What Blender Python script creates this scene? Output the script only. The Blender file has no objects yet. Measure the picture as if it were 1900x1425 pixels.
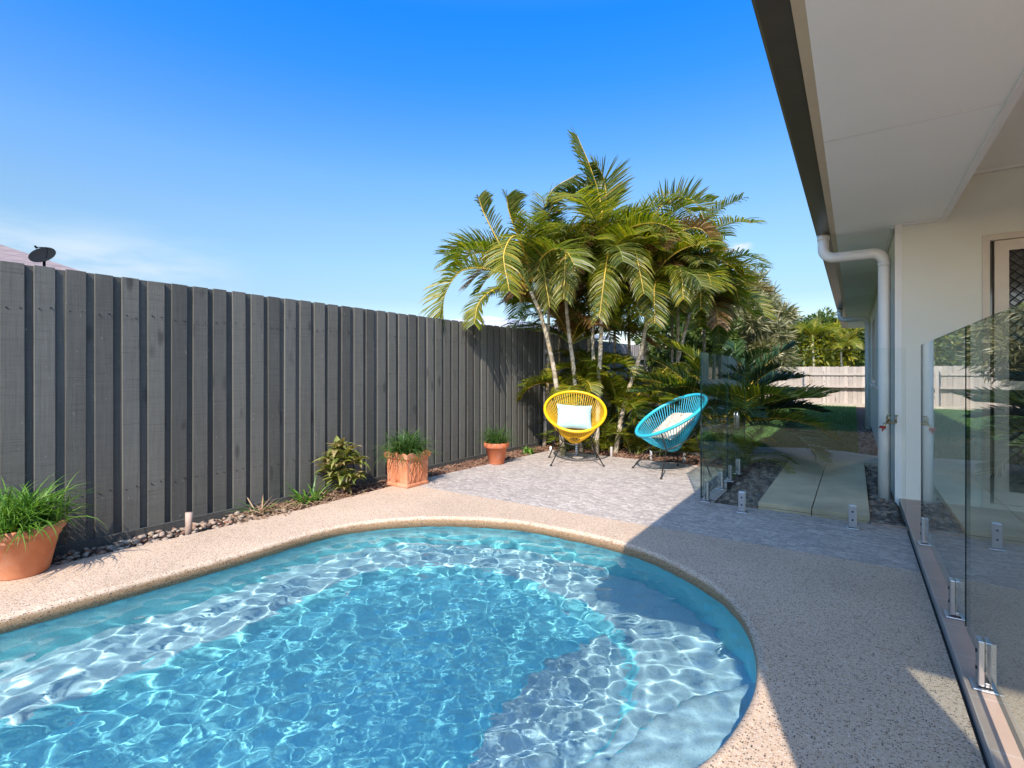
import bpy, bmesh, math, random
import numpy as np
from mathutils import Vector, Matrix, Euler
from mathutils.geometry import delaunay_2d_cdt

scene = bpy.context.scene
COL = scene.collection
R = math.radians
PI = math.pi

# ------------------------------------------------------------------ camera
CAM_H = 1.135
FPX = 931.0            # focal length in photo pixels (photo is 1900 px wide)
HORIZ = 692.0
YAW = math.atan(635.0 / FPX)
CS, SN = math.cos(YAW), math.sin(YAW)
camd = bpy.data.cameras.new('camera')
cam = bpy.data.objects.new('camera', camd)
COL.objects.link(cam)
cam.location = (0, 0, CAM_H)
cam.rotation_euler = (R(90), 0, YAW)
camd.sensor_width = 36.0
camd.lens = FPX / 1900.0 * 36.0
camd.shift_y = -(712.5 - HORIZ) / 1900.0
camd.clip_start = 0.02
camd.clip_end = 2000
scene.camera = cam

# ------------------------------------------------------------------ world + sun
SUN = Vector((-0.365, 1.03, -1.0)).normalized()      # travel direction of the light
SUN_EL = math.asin(-SUN.z)
SUN_AZ = math.atan2(-SUN.x, -SUN.y)                   # azimuth of the sun from +Y towards +X
world = bpy.data.worlds.new('World')
scene.world = world
world.use_nodes = True
wt = world.node_tree
wt.nodes.clear()
w_out = wt.nodes.new('ShaderNodeOutputWorld')
w_bg = wt.nodes.new('ShaderNodeBackground')
w_sky = wt.nodes.new('ShaderNodeTexSky')
w_sky.sky_type = 'NISHITA'
w_sky.sun_disc = False
w_sky.sun_elevation = SUN_EL
w_sky.sun_rotation = SUN_AZ
w_sky.altitude = 0
w_sky.air_density = 1.0
w_sky.dust_density = 0.3
w_sky.ozone_density = 2.0
w_hs = wt.nodes.new('ShaderNodeHueSaturation')
w_hs.inputs['Saturation'].default_value = 1.18
w_hs.inputs['Value'].default_value = 1.0

def wmath(op, a, b=None, c=None):
    n = wt.nodes.new('ShaderNodeMath')
    n.operation = op
    for i, x in enumerate((a, b, c)):
        if x is None:
            continue
        if isinstance(x, (int, float)):
            n.inputs[i].default_value = x
        else:
            wt.links.new(x, n.inputs[i])
    return n.outputs[0]


def wrange(x, a, b, c, d):
    n = wt.nodes.new('ShaderNodeMapRange')
    n.interpolation_type = 'SMOOTHSTEP'
    wt.links.new(x, n.inputs[0])
    for i, v in enumerate((a, b, c, d)):
        n.inputs[i + 1].default_value = v
    return n.outputs[0]


w_tint = wt.nodes.new('ShaderNodeMixRGB')
w_tint.blend_type = 'MULTIPLY'
w_tint.inputs['Fac'].default_value = 1.0
w_tint.inputs['Color2'].default_value = (0.84, 0.965, 1.25, 1)
wt.links.new(w_sky.outputs[0], w_tint.inputs['Color1'])
wt.links.new(w_tint.outputs[0], w_hs.inputs['Color'])
tc = wt.nodes.new('ShaderNodeTexCoord')
sep = wt.nodes.new('ShaderNodeSeparateXYZ')
wt.links.new(tc.outputs['Generated'], sep.inputs[0])
# air colour by height above the horizon: pale low down, deep azure above, brightened overhead to lift the shade
w_ramp = wt.nodes.new('ShaderNodeValToRGB')
_e = w_ramp.color_ramp.elements
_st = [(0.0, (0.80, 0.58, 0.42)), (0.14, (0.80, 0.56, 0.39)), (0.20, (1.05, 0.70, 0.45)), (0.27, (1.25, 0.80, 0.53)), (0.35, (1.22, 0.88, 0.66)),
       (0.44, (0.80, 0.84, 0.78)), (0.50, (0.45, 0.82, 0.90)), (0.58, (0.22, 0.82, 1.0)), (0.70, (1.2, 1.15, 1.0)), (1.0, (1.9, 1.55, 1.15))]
while len(_e) < len(_st): _e.new(0.5)
for _i, (_p, _c) in enumerate(_st):
    _e[_i].position = _p; _e[_i].color = (*_c, 1)
wt.links.new(sep.outputs['Z'], w_ramp.inputs[0])
w_air = wt.nodes.new('ShaderNodeMixRGB')
w_air.blend_type = 'MULTIPLY'
w_air.inputs['Fac'].default_value = 1.0
wt.links.new(w_hs.outputs[0], w_air.inputs['Color1'])
# sky made brighter and whiter round the sun, behind the camera, to lift shade
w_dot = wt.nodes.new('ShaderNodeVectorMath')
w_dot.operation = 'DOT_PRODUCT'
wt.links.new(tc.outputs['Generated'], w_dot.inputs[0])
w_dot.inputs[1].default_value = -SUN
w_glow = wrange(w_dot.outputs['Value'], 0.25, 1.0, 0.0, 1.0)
w_boost = wt.nodes.new('ShaderNodeMixRGB')
wt.links.new(w_glow, w_boost.inputs['Fac'])
wt.links.new(w_ramp.outputs[0], w_boost.inputs['Color1'])
w_boost.inputs['Color2'].default_value = (3.0, 2.05, 1.35, 1)
wt.links.new(w_boost.outputs[0], w_air.inputs['Color2'])
# thin cirrus low on the left
mp = wt.nodes.new('ShaderNodeMapping')
mp.inputs['Scale'].default_value = (2.2, 2.2, 11.0)
mp.inputs['Rotation'].default_value = (0.10, 0.06, 0)
wt.links.new(tc.outputs['Generated'], mp.inputs[0])
nz = wt.nodes.new('ShaderNodeTexNoise')
nz.inputs['Scale'].default_value = 1.6
nz.inputs['Detail'].default_value = 6
nz.inputs['Roughness'].default_value = 0.55
wt.links.new(mp.outputs[0], nz.inputs['Vector'])


# direction towards the cloud (left part of the view)
dotn = wt.nodes.new('ShaderNodeVectorMath')
dotn.operation = 'DOT_PRODUCT'
wt.links.new(tc.outputs['Generated'], dotn.inputs[0])
_cd = Vector((-0.96, 0.10, 0.20)).normalized()
dotn.inputs[1].default_value = _cd
cm = wrange(dotn.outputs['Value'], 0.915, 0.99, 0, 1)
hm = wmath('MULTIPLY', wrange(sep.outputs['Z'], 0.06, 0.13, 0, 1), wrange(sep.outputs['Z'], 0.15, 0.25, 1, 0))
cl = wmath('MULTIPLY', wmath('MULTIPLY', cm, hm), wrange(nz.outputs['Fac'], 0.40, 0.70, 0, 0.8))
# one tiny puff to the right of the palms
dot2 = wt.nodes.new('ShaderNodeVectorMath')
dot2.operation = 'DISTANCE'
mp2 = wt.nodes.new('ShaderNodeMapping')
mp2.inputs['Scale'].default_value = (1, 1, 2.2)
wt.links.new(tc.outputs['Generated'], mp2.inputs[0])
wt.links.new(mp2.outputs[0], dot2.inputs[0])
_d = Vector((-SN * 1 + CS * 0.456, CS * 1 + SN * 0.456, 0.251)).normalized()
dot2.inputs[1].default_value = (_d.x, _d.y, _d.z * 2.2)
nz2 = wt.nodes.new('ShaderNodeTexNoise')
nz2.inputs['Scale'].default_value = 45
nz2.inputs['Detail'].default_value = 4
wt.links.new(mp2.outputs[0], nz2.inputs['Vector'])
puff = wmath('MULTIPLY', wrange(dot2.outputs['Value'], 0.004, 0.026, 1, 0), wrange(nz2.outputs['Fac'], 0.38, 0.6, 0, 0.75))
cl = wmath('MAXIMUM', cl, puff)
mix = wt.nodes.new('ShaderNodeMixRGB')
wt.links.new(cl, mix.inputs['Fac'])
wt.links.new(w_air.outputs[0], mix.inputs['Color1'])
mix.inputs['Color2'].default_value = (3.0, 3.2, 3.4, 1)
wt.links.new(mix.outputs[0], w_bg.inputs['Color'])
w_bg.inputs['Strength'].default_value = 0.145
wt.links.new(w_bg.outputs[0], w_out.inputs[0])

sund = bpy.data.lights.new('sun', 'SUN')
sund.energy = 3.2
sund.angle = R(0.5)
sund.color = (1.0, 0.93, 0.83)
sun = bpy.data.objects.new('sun', sund)
COL.objects.link(sun)
sun.location = (4, -10, 12)
sun.rotation_euler = SUN.to_track_quat('-Z', 'Y').to_euler()
sund.cycles.is_caustics_light = True

scene.view_settings.view_transform = 'Standard'
scene.view_settings.look = 'None'
scene.view_settings.exposure = 1.1
scene.view_settings.gamma = 1
scene.render.engine = 'CYCLES'
scene.cycles.max_bounces = 14
scene.cycles.transparent_max_bounces = 24
scene.cycles.transmission_bounces = 8
scene.cycles.glossy_bounces = 6
scene.cycles.diffuse_bounces = 6
scene.cycles.caustics_reflective = False
scene.cycles.caustics_refractive = True
scene.cycles.sample_clamp_indirect = 6
scene.cycles.use_denoising = True

# ------------------------------------------------------------------ maths helpers


def P(u, v, d):
    """point seen at photo pixel (u, v) at depth d metres along the view axis"""
    lat = (u - 950.0) / FPX * d
    return Vector((-SN * d + CS * lat, CS * d + SN * lat, CAM_H + (HORIZ - v) / FPX * d))


def G(u, v, z=0.0):
    return P(u, v, (CAM_H - z) * FPX / (v - HORIZ))


def tag(o, label=None, cat=None, group=None, kind=None):
    if label: o['label'] = label
    if cat: o['category'] = cat
    if group: o['group'] = group
    if kind: o['kind'] = kind
    return o


def empty(name, loc, rz=0.0):
    o = bpy.data.objects.new(name, None)
    o.empty_display_size = 0.1
    COL.objects.link(o)
    o.location = loc
    o.rotation_euler = (0, 0, rz)
    return o


def thing(name, loc, label, cat, group=None, rz=0.0):
    return tag(empty(name, loc, rz), label, cat, group)


def copy_tree(o, parent=None):
    c = o.copy()
    COL.objects.link(c)
    c.parent = parent
    for ch in list(o.children):
        copy_tree(ch, c)
    return c


class MB:
    """collects shapes and links them as one mesh object"""

    def __init__(self):
        self.v = []; self.f = []; self.m = []; self.s = []

    def add(self, vs, fs, mi=0, smooth=False):
        b = len(self.v)
        self.v += [tuple(x) for x in vs]
        for f in fs:
            self.f.append(tuple(b + i for i in f))
            self.m.append(mi); self.s.append(smooth)

    def box(self, a, b, mi=0, jit=None):
        x0, y0, z0 = a; x1, y1, z1 = b
        vs = [(x0, y0, z0), (x1, y0, z0), (x1, y1, z0), (x0, y1, z0), (x0, y0, z1), (x1, y0, z1), (x1, y1, z1), (x0, y1, z1)]
        if jit: vs = [jit(Vector(p)) for p in vs]
        self.add(vs, [(0, 3, 2, 1), (4, 5, 6, 7), (0, 1, 5, 4), (1, 2, 6, 5), (2, 3, 7, 6), (3, 0, 4, 7)], mi)

    def prism(self, poly, z0, z1, mi=0):
        n = len(poly)
        vs = [(p[0], p[1], z0) for p in poly] + [(p[0], p[1], z1) for p in poly]
        fs = [tuple(range(n - 1, -1, -1)), tuple(range(n, 2 * n))]
        fs += [(i, (i + 1) % n, n + (i + 1) % n, n + i) for i in range(n)]
        self.add(vs, fs, mi)

    def tube(self, pts, r, n=8, mi=0, cap=True, closed=False):
        pts = [Vector(p) for p in pts]
        m = len(pts)
        rs = r if isinstance(r, (list, tuple)) else [r] * m
        vs = []
        ref = None
        for i in range(m):
            if closed:
                t = pts[(i + 1) % m] - pts[i - 1]
            else:
                t = pts[min(i + 1, m - 1)] - pts[max(i - 1, 0)]
            t.normalize()
            if ref is None:
                ref = Vector((0, 0, 1)) if abs(t.z) < 0.9 else Vector((1, 0, 0))
                ref = (ref - t * ref.dot(t)).normalized()
            else:
                ref = (ref - t * ref.dot(t))
                ref = ref.normalized() if ref.length > 1e-6 else t.orthogonal().normalized()
            b = t.cross(ref)
            for k in range(n):
                a = 2 * PI * k / n
                vs.append(pts[i] + (ref * math.cos(a) + b * math.sin(a)) * rs[i])
        fs = []
        for i in range(m if closed else m - 1):
            i2 = (i + 1) % m
            for k in range(n):
                k2 = (k + 1) % n
                fs.append((i * n + k, i * n + k2, i2 * n + k2, i2 * n + k))
        if cap and not closed:
            fs.append(tuple(range(n - 1, -1, -1)))
            fs.append(tuple(range((m - 1) * n, m * n)))
        self.add(vs, fs, mi, True)

    def lathe(self, prof, n=32, c=(0, 0, 0), mi=0, flute=None):
        vs = []
        for (r, z) in prof:
            for k in range(n):
                a = 2 * PI * k / n
                rr = r if flute is None else r * (1 + flute(a, z))
                vs.append((c[0] + rr * math.cos(a), c[1] + rr * math.sin(a), c[2] + z))
        fs = []
        for i in range(len(prof) - 1):
            for k in range(n):
                k2 = (k + 1) % n
                fs.append((i * n + k, i * n + k2, (i + 1) * n + k2, (i + 1) * n + k))
        self.add(vs, fs, mi, True)

    def build(self, name, mats, parent=None, bevel=0.0, auto=False, world=False):
        vs = self.v
        if parent is not None and world:
            L = parent.location
            vs = [(p[0] - L[0], p[1] - L[1], p[2] - L[2]) for p in vs]
        me = bpy.data.meshes.new(name)
        me.from_pydata(vs, [], self.f)
        if not isinstance(mats, (list, tuple)): mats = [mats]
        for m in mats: me.materials.append(m)
        me.polygons.foreach_set('material_index', self.m)
        me.polygons.foreach_set('use_smooth', self.s)
        me.update()
        o = bpy.data.objects.new(name, me)
        COL.objects.link(o)
        if parent is not None: o.parent = parent
        if bevel:
            b = o.modifiers.new('bevel', 'BEVEL')
            b.width = bevel; b.segments = 2; b.limit_method = 'ANGLE'
        return o


def structure(name, mb, mats, bevel=0.0):
    o = mb.build(name, mats, bevel=bevel)
    o['kind'] = 'structure'
    return o


def sheet(name, outer, holes, z, mat, kind='structure'):
    """flat polygon with holes at height z"""
    pts = []; edges = []; 
    def ring(r):
        b = len(pts)
        for p in r: pts.append(Vector((p[0], p[1])))
        for i in range(len(r)): edges.append((b + i, b + (i + 1) % len(r)))
    ring(outer)
    for h in holes: ring(h)
    res = delaunay_2d_cdt(pts, edges, [], 0, 1e-6)
    vo, fo = res[0], res[2]
    def inside(x, y, poly):
        c = False; n = len(poly); j = n - 1
        for i in range(n):
            xi, yi = poly[i][0], poly[i][1]; xj, yj = poly[j][0], poly[j][1]
            if ((yi > y) != (yj > y)) and (x < (xj - xi) * (y - yi) / (yj - yi) + xi): c = not c
            j = i
        return c
    mb = MB()
    fs = []
    for f in fo:
        cx = sum(vo[i].x for i in f) / len(f); cy = sum(vo[i].y for i in f) / len(f)
        if inside(cx, cy, outer) and not any(inside(cx, cy, h) for h in holes):
            a = [vo[i] for i in f]
            ar = sum(a[k].x * a[(k + 1) % len(a)].y - a[(k + 1) % len(a)].x * a[k].y for k in range(len(a)))
            fs.append(tuple(f) if ar > 0 else tuple(reversed(f)))
    mb.add([(p.x, p.y, z) for p in vo], fs)
    o = mb.build(name, mat)
    if kind: o['kind'] = kind
    return o


def bez(ctrl, n):
    """Catmull-Rom through the control points"""
    c = [Vector(p) for p in ctrl]
    c = [c[0] * 2 - c[1]] + c + [c[-1] * 2 - c[-2]]
    out = []
    seg = len(c) - 3
    for i in range(n):
        t = i / (n - 1) * seg
        k = min(int(t), seg - 1); t -= k
        p0, p1, p2, p3 = c[k:k + 4]
        out.append(0.5 * ((2 * p1) + (p2 - p0) * t + (2 * p0 - 5 * p1 + 4 * p2 - p3) * t * t + (3 * p1 - p0 - 3 * p2 + p3) * t ** 3))
    return out


# ------------------------------------------------------------------ materials
class NT:
    def __init__(self, name):
        self.mat = bpy.data.materials.new(name)
        self.mat.use_nodes = True
        self.t = self.mat.node_tree
        self.b = self.t.nodes['Principled BSDF']
        self.out = self.t.nodes['Material Output']
        self._tc = None

    def n(self, kind, **kw):
        x = self.t.nodes.new(kind)
        for k, v in kw.items(): setattr(x, k, v)
        return x

    def l(self, a, b): self.t.links.new(a, b)

    def coord(self, scale=(1, 1, 1), out='Object', rot=(0, 0, 0), loc=(0, 0, 0)):
        if self._tc is None: self._tc = self.n('ShaderNodeTexCoord')
        m = self.n('ShaderNodeMapping')
        m.inputs['Scale'].default_value = scale
        m.inputs['Rotation'].default_value = rot
        m.inputs['Location'].default_value = loc
        self.l(self._tc.outputs[out], m.inputs[0])
        return m.outputs[0]

    def noise(self, vec, scale, detail=4, rough=0.5, dist=0.0):
        x = self.n('ShaderNodeTexNoise')
        x.inputs['Scale'].default_value = scale
        x.inputs['Detail'].default_value = detail
        x.inputs['Roughness'].default_value = rough
        x.inputs['Distortion'].default_value = dist
        self.l(vec, x.inputs['Vector'])
        return x.outputs['Fac']

    def voro(self, vec, scale, feature='F1', out='Distance', rnd=1.0):
        x = self.n('ShaderNodeTexVoronoi', feature=feature)
        x.inputs['Scale'].default_value = scale
        x.inputs['Randomness'].default_value = rnd
        self.l(vec, x.inputs['Vector'])
        return x.outputs[out]

    def ramp(self, fac, stops, interp='LINEAR'):
        x = self.n('ShaderNodeValToRGB')
        x.color_ramp.interpolation = interp
        e = x.color_ramp.elements
        while len(e) < len(stops): e.new(0.5)
        for i, (p, c) in enumerate(stops):
            e[i].position = p
            e[i].color = (c[0], c[1], c[2], 1) if isinstance(c, (list, tuple)) else (c, c, c, 1)
        self.l(fac, x.inputs[0])
        return x.outputs[0]

    def mix(self, fac, a, b, mode='MIX'):
        x = self.n('ShaderNodeMixRGB', blend_type=mode)
        for i, y in zip(('Fac', 'Color1', 'Color2'), (fac, a, b)):
            if isinstance(y, (int, float)):
                x.inputs[i].default_value = y if i == 'Fac' else (y, y, y, 1)
            elif isinstance(y, (list, tuple)):
                x.inputs[i].default_value = (y[0], y[1], y[2], 1)
            else:
                self.l(y, x.inputs[i])
        return x.outputs[0]

    def math(self, op, a, b=None, c=None, clamp=False):
        x = self.n('ShaderNodeMath', operation=op, use_clamp=clamp)
        for i, y in enumerate((a, b, c)):
            if y is None: continue
            if isinstance(y, (int, float)): x.inputs[i].default_value = y
            else: self.l(y, x.inputs[i])
        return x.outputs[0]

    def bump(self, h, strength=0.5, dist=0.01):
        x = self.n('ShaderNodeBump')
        x.inputs['Strength'].default_value = strength
        x.inputs['Distance'].default_value = dist
        self.l(h, x.inputs['Height'])
        self.l(x.outputs[0], self.b.inputs['Normal'])
        return x

    def color(self, c):
        if isinstance(c, (list, tuple)): self.b.inputs['Base Color'].default_value = (c[0], c[1], c[2], 1)
        else: self.l(c, self.b.inputs['Base Color'])

    def rough(self, r):
        if isinstance(r, (int, float)): self.b.inputs['Roughness'].default_value = r
        else: self.l(r, self.b.inputs['Roughness'])

    def island(self):
        g = self.n('ShaderNodeNewGeometry')
        return g.outputs['Random Per Island']


def plain(name, col, rough=0.5, metal=0.0, var=0.06, scale=8, bump=0.0):
    m = NT(name)
    c = m.coord()
    n = m.noise(c, scale, 5, 0.6)
    m.color(m.ramp(n, [(0.3, [x * (1 - var) for x in col]), (0.7, [min(1, x * (1 + var)) for x in col])]))
    m.rough(rough)
    m.b.inputs['Metallic'].default_value = metal
    if bump: m.bump(m.noise(c, scale * 12, 3), bump, 0.004)
    return m.mat


def mat_aggregate(name='exposed_aggregate', tone=(1.03, 0.94, 0.885), dark_low=False):
    m = NT(name)
    c = m.coord()
    cells = m.voro(c, 155, out='Color')
    sepc = m.n('ShaderNodeSeparateColor'); m.l(cells, sepc.inputs[0])
    col = m.ramp(sepc.outputs[0], [(0.0, (0.03, 0.028, 0.03)), (0.07, (0.10, 0.08, 0.07)), (0.15, (0.36, 0.22, 0.13)),
                                   (0.28, (0.50, 0.36, 0.25)), (0.45, (0.60, 0.47, 0.35)), (0.62, (0.68, 0.57, 0.46)), (0.85, (0.74, 0.66, 0.57)), (0.95, (0.36, 0.32, 0.29))], 'CONSTANT')
    d = m.voro(c, 155)
    mort = m.ramp(d, [(0.30, 1.0), (0.62, 0.0)])
    col = m.mix(mort, (0.60, 0.48, 0.36), col)
    big = m.noise(c, 1.3, 5, 0.6)
    col = m.mix(1.0, col, m.ramp(big, [(0.3, 0.80), (0.7, 1.02)]), 'MULTIPLY')
    col = m.mix(1.0, col, tone, 'MULTIPLY')
    if dark_low:
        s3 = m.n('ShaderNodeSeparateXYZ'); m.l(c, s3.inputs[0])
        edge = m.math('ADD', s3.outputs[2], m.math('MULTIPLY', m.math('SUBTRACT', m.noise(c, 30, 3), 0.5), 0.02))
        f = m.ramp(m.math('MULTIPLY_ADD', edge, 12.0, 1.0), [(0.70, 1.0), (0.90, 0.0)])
        col = m.mix(f, col, m.mix(1.0, col, (0.55, 0.47, 0.36), 'MULTIPLY'))  # darker and browner below the rim
    m.color(col)
    m.rough(0.72)
    m.bump(m.math('SUBTRACT', 0.6, d), 0.45, 0.0025)
    return m.mat


def mat_paver():
    m = NT('patio_pavers')
    c = m.coord()
    # small cobbles, elongated, with worn edges
    wob = m.n('ShaderNodeVectorMath', operation='ADD')
    nv = m.n('ShaderNodeTexNoise'); nv.inputs['Scale'].default_value = 9; nv.inputs['Detail'].default_value = 2
    m.l(c, nv.inputs['Vector'])
    sc = m.n('ShaderNodeVectorMath', operation='SCALE'); sc.inputs['Scale'].default_value = 0.035
    m.l(nv.outputs['Color'], sc.inputs[0])
    m.l(c, wob.inputs[0]); m.l(sc.outputs[0], wob.inputs[1])
    mp_ = m.n('ShaderNodeMapping'); mp_.inputs['Scale'].default_value = (1.0, 1.75, 1); mp_.inputs['Rotation'].default_value = (0, 0, 0.05)
    m.l(wob.outputs[0], mp_.inputs[0])
    cells = m.voro(mp_.outputs[0], 19, out='Color', rnd=0.9)
    s = m.n('ShaderNodeSeparateColor'); m.l(cells, s.inputs[0])
    col = m.ramp(s.outputs[0], [(0.0, (0.38, 0.315, 0.28)), (0.4, (0.48, 0.405, 0.35)), (0.7, (0.55, 0.465, 0.40)), (1.0, (0.62, 0.535, 0.46))])
    e = m.voro(mp_.outputs[0], 19, feature='DISTANCE_TO_EDGE', rnd=0.9)
    jo = m.ramp(e, [(0.0, 1.0), (0.10, 0.0)])
    col = m.mix(m.math('MULTIPLY', jo, 0.8), col, (0.27, 0.22, 0.20))
    n = m.noise(c, 60, 4, 0.7)
    col = m.mix(1.0, col, m.ramp(n, [(0.3, 0.86), (0.7, 1.1)]), 'MULTIPLY')
    big = m.noise(c, 0.9, 3)
    col = m.mix(1.0, col, m.ramp(big, [(0.3, 0.9), (0.7, 1.05)]), 'MULTIPLY')
    m.color(col)
    m.rough(0.6)
    m.bump(m.math('ADD', m.math('MULTIPLY', m.ramp(e, [(0.0, 0.0), (0.2, 1.0)]), 1.0), m.math('MULTIPLY', n, 0.3)), 0.5, 0.006)
    return m.mat


def mat_fence(name='painted_paling', base=(0.112, 0.106, 0.090), edge=(0.20, 0.17, 0.145), var=0.33):
    m = NT(name)
    c = m.coord()
    isl = m.island()
    off = m.n('ShaderNodeCombineXYZ')
    m.l(m.math('MULTIPLY', isl, 37.0), off.inputs[0]); m.l(m.math('MULTIPLY', isl, 91.0), off.inputs[2])
    av = m.n('ShaderNodeVectorMath', operation='ADD'); m.l(c, av.inputs[0]); m.l(off.outputs[0], av.inputs[1])
    v = av.outputs[0]
    def mapd(sc):
        x = m.n('ShaderNodeMapping'); x.inputs['Scale'].default_value = sc; m.l(v, x.inputs[0]); return x.outputs[0]
    grain = m.noise(mapd((30, 30, 1.2)), 3.0, 6, 0.65, 0.4)
    saw = m.noise(mapd((1.5, 1.5, 60)), 2.0, 4, 0.75, 0.2)
    blot = m.noise(mapd((1, 1, 0.6)), 5.0, 5, 0.6)
    lo = [x * (1 - var) for x in base]; hi = [x * (1 + var) for x in base]
    col = m.ramp(m.math('ADD', m.math('MULTIPLY', isl, 0.6), m.math('MULTIPLY', blot, 0.4)), [(0.15, lo), (0.85, hi)])
    col = m.mix(1.0, col, m.ramp(grain, [(0.3, 0.82), (0.7, 1.12)]), 'MULTIPLY')
    col = m.mix(1.0, col, m.ramp(saw, [(0.28, 0.55), (0.42, 0.97), (0.7, 1.1)]), 'MULTIPLY')
    # knots
    kn = m.voro(mapd((7, 7, 2.2)), 1.0)
    kmask = m.ramp(kn, [(0.0, 1.0), (0.12, 0.65), (0.20, 0.0)])
    kr = m.noise(mapd((1, 1, 1)), 3.0, 1)
    kmask = m.math('MULTIPLY', kmask, m.ramp(kr, [(0.42, 0.0), (0.5, 1.0)]))
    col = m.mix(m.math('MULTIPLY', kmask, 0.85), col, [x * 0.25 for x in base])
    # small flakes of missing paint
    fl = m.noise(mapd((6, 6, 3)), 9.0, 3, 0.6)
    col = m.mix(m.ramp(fl, [(0.70, 0.0), (0.74, 0.6)]), col, [x * 1.9 for x in edge])
    m.color(col)
    m.rough(0.75)
    m.bump(m.math('ADD', saw, m.math('MULTIPLY', grain, 0.7)), 0.5, 0.004)
    return m.mat


def mat_terracotta(name, c0, c1, c2):
    m = NT(name)
    c = m.coord()
    n = m.noise(c, 7, 6, 0.62)
    col = m.ramp(n, [(0.25, c0), (0.5, c1), (0.75, c2)])
    salt = m.noise(c, 3.5, 5, 0.7, 0.6)
    col = m.mix(m.ramp(salt, [(0.48, 0.0), (0.70, 0.6)]), col, (0.62, 0.42, 0.32))
    m.color(col); m.rough(0.8)
    m.bump(m.noise(c, 90, 4), 0.25, 0.003)
    return m.mat


def mat_leaf(name, stops, trans=0.45, rough=0.40):
    m = NT(name)
    isl = m.island()
    col = m.ramp(isl, stops)
    m.color(col); m.rough(rough)
    tr = m.n('ShaderNodeBsdfTranslucent')
    br = m.mix(1.0, col, (1.5, 1.6, 0.6), 'MULTIPLY')
    m.l(br, tr.inputs[0])
    mx = m.n('ShaderNodeMixShader'); mx.inputs[0].default_value = trans
    m.l(m.b.outputs[0], mx.inputs[1]); m.l(tr.outputs[0], mx.inputs[2])
    m.l(mx.outputs[0], m.out.inputs[0])
    return m.mat


def mat_glass(ior=1.72, name='clear_glass', tint=(0.88, 0.95, 0.935)):
    """clear pool fence glass: straight transmission with a green tint and a real Fresnel mirror of both faces"""
    m = NT(name)
    m.t.nodes.remove(m.b)
    g = m.n('ShaderNodeNewGeometry')
    fr = m.n('ShaderNodeFresnel'); fr.inputs['IOR'].default_value = ior
    f = m.math('MULTIPLY', fr.outputs[0], m.math('SUBTRACT', 1.0, g.outputs['Backfacing']))
    two = m.math('DIVIDE', m.math('MULTIPLY', f, 2.0), m.math('ADD', f, 1.0), clamp=True)
    tr = m.n('ShaderNodeBsdfTransparent'); tr.inputs[0].default_value = (*tint, 1)
    gl = m.n('ShaderNodeBsdfGlossy'); gl.inputs['Roughness'].default_value = 0.0
    gl.inputs[0].default_value = (0.93, 0.96, 0.95, 1)
    # faint smears and water spots on the pane
    mx = m.n('ShaderNodeMixShader')
    m.l(two, mx.inputs[0]); m.l(tr.outputs[0], mx.inputs[1]); m.l(gl.outputs[0], mx.inputs[2])
    m.l(mx.outputs[0], m.out.inputs[0])
    return m.mat


def mat_glass_edge():
    m = NT('glass_edge')
    m.color((0.008, 0.022, 0.02)); m.rough(0.1)
    return m.mat


def mat_water():
    m = NT('pool_water')
    b = m.b
    b.inputs['Base Color'].default_value = (1, 1, 1, 1)
    b.inputs['Transmission Weight'].default_value = 1.0
    b.inputs['IOR'].default_value = 1.333
    b.inputs['Roughness'].default_value = 0.0
    # small wind chop, strongest over the jets
    c = m.coord(scale=(1.0, 1.5, 1), rot=(0, 0, 0.6))
    d = m.n('ShaderNodeVectorMath', operation='DISTANCE')
    m.l(m.coord(), d.inputs[0]); d.inputs[1].default_value = (-1.45, 1.45, -0.075)
    mask = m.ramp(d.outputs['Value'], [(0.45, 1.0), (1.0, 0.12)])
    h = m.math('MULTIPLY', m.noise(c, 34, 3, 0.5, 0.7), mask)
    return m.mat


def mat_pool_shell():
    """turquoise pool interior; the level treads of benches and steps are a paler grey"""
    m = NT('pool_plaster')
    c = m.coord()
    n = m.noise(c, 2.2, 5, 0.6)
    col = m.ramp(n, [(0.3, (0.17, 0.63, 0.71)), (0.7, (0.22, 0.70, 0.77))])
    s2 = m.n('ShaderNodeSeparateXYZ'); m.l(c, s2.inputs[0])
    g = m.n('ShaderNodeNewGeometry')
    s3 = m.n('ShaderNodeSeparateXYZ'); m.l(g.outputs['True Normal'], s3.inputs[0])
    tread = m.math('MULTIPLY', m.math('GREATER_THAN', s2.outputs[2], -0.62), m.math('GREATER_THAN', m.math('ABSOLUTE', s3.outputs[2]), 0.8))
    col = m.mix(tread, col, (0.33, 0.55, 0.61))  # level treads paler and greyer than walls and floor
    sp = m.voro(c, 190, out='Color')
    s = m.n('ShaderNodeSeparateColor'); m.l(sp, s.inputs[0])
    col = m.mix(1.0, col, m.ramp(s.outputs[0], [(0.0, 0.80), (0.25, 0.95), (1.0, 1.06)]), 'MULTIPLY')
    m.color(col); m.rough(0.7)
    return m.mat


def mat_wall(name, col, joint=None):
    m = NT(name)
    c = m.coord()
    n = m.noise(c, 1.1, 4, 0.6)
    cc = m.ramp(n, [(0.3, [x * 0.95 for x in col]), (0.7, col)])
    m.color(cc); m.rough(0.62)
    m.bump(m.noise(c, 70, 4, 0.6), 0.18, 0.003)
    return m.mat


def mat_concrete(name, col, joint=None):
    m = NT(name)
    c = m.coord()
    n = m.noise(c, 2.4, 7, 0.65)
    cc = m.ramp(n, [(0.25, [x * 0.78 for x in col]), (0.75, [x * 1.1 for x in col])])
    st = m.noise(c, 0.9, 4, 0.7)
    cc = m.mix(1.0, cc, m.ramp(st, [(0.35, 0.72), (0.6, 1.0)]), 'MULTIPLY')
    m.color(cc); m.rough(0.8)
    m.bump(m.noise(c, 120, 4, 0.7), 0.3, 0.002)
    return m.mat


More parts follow.
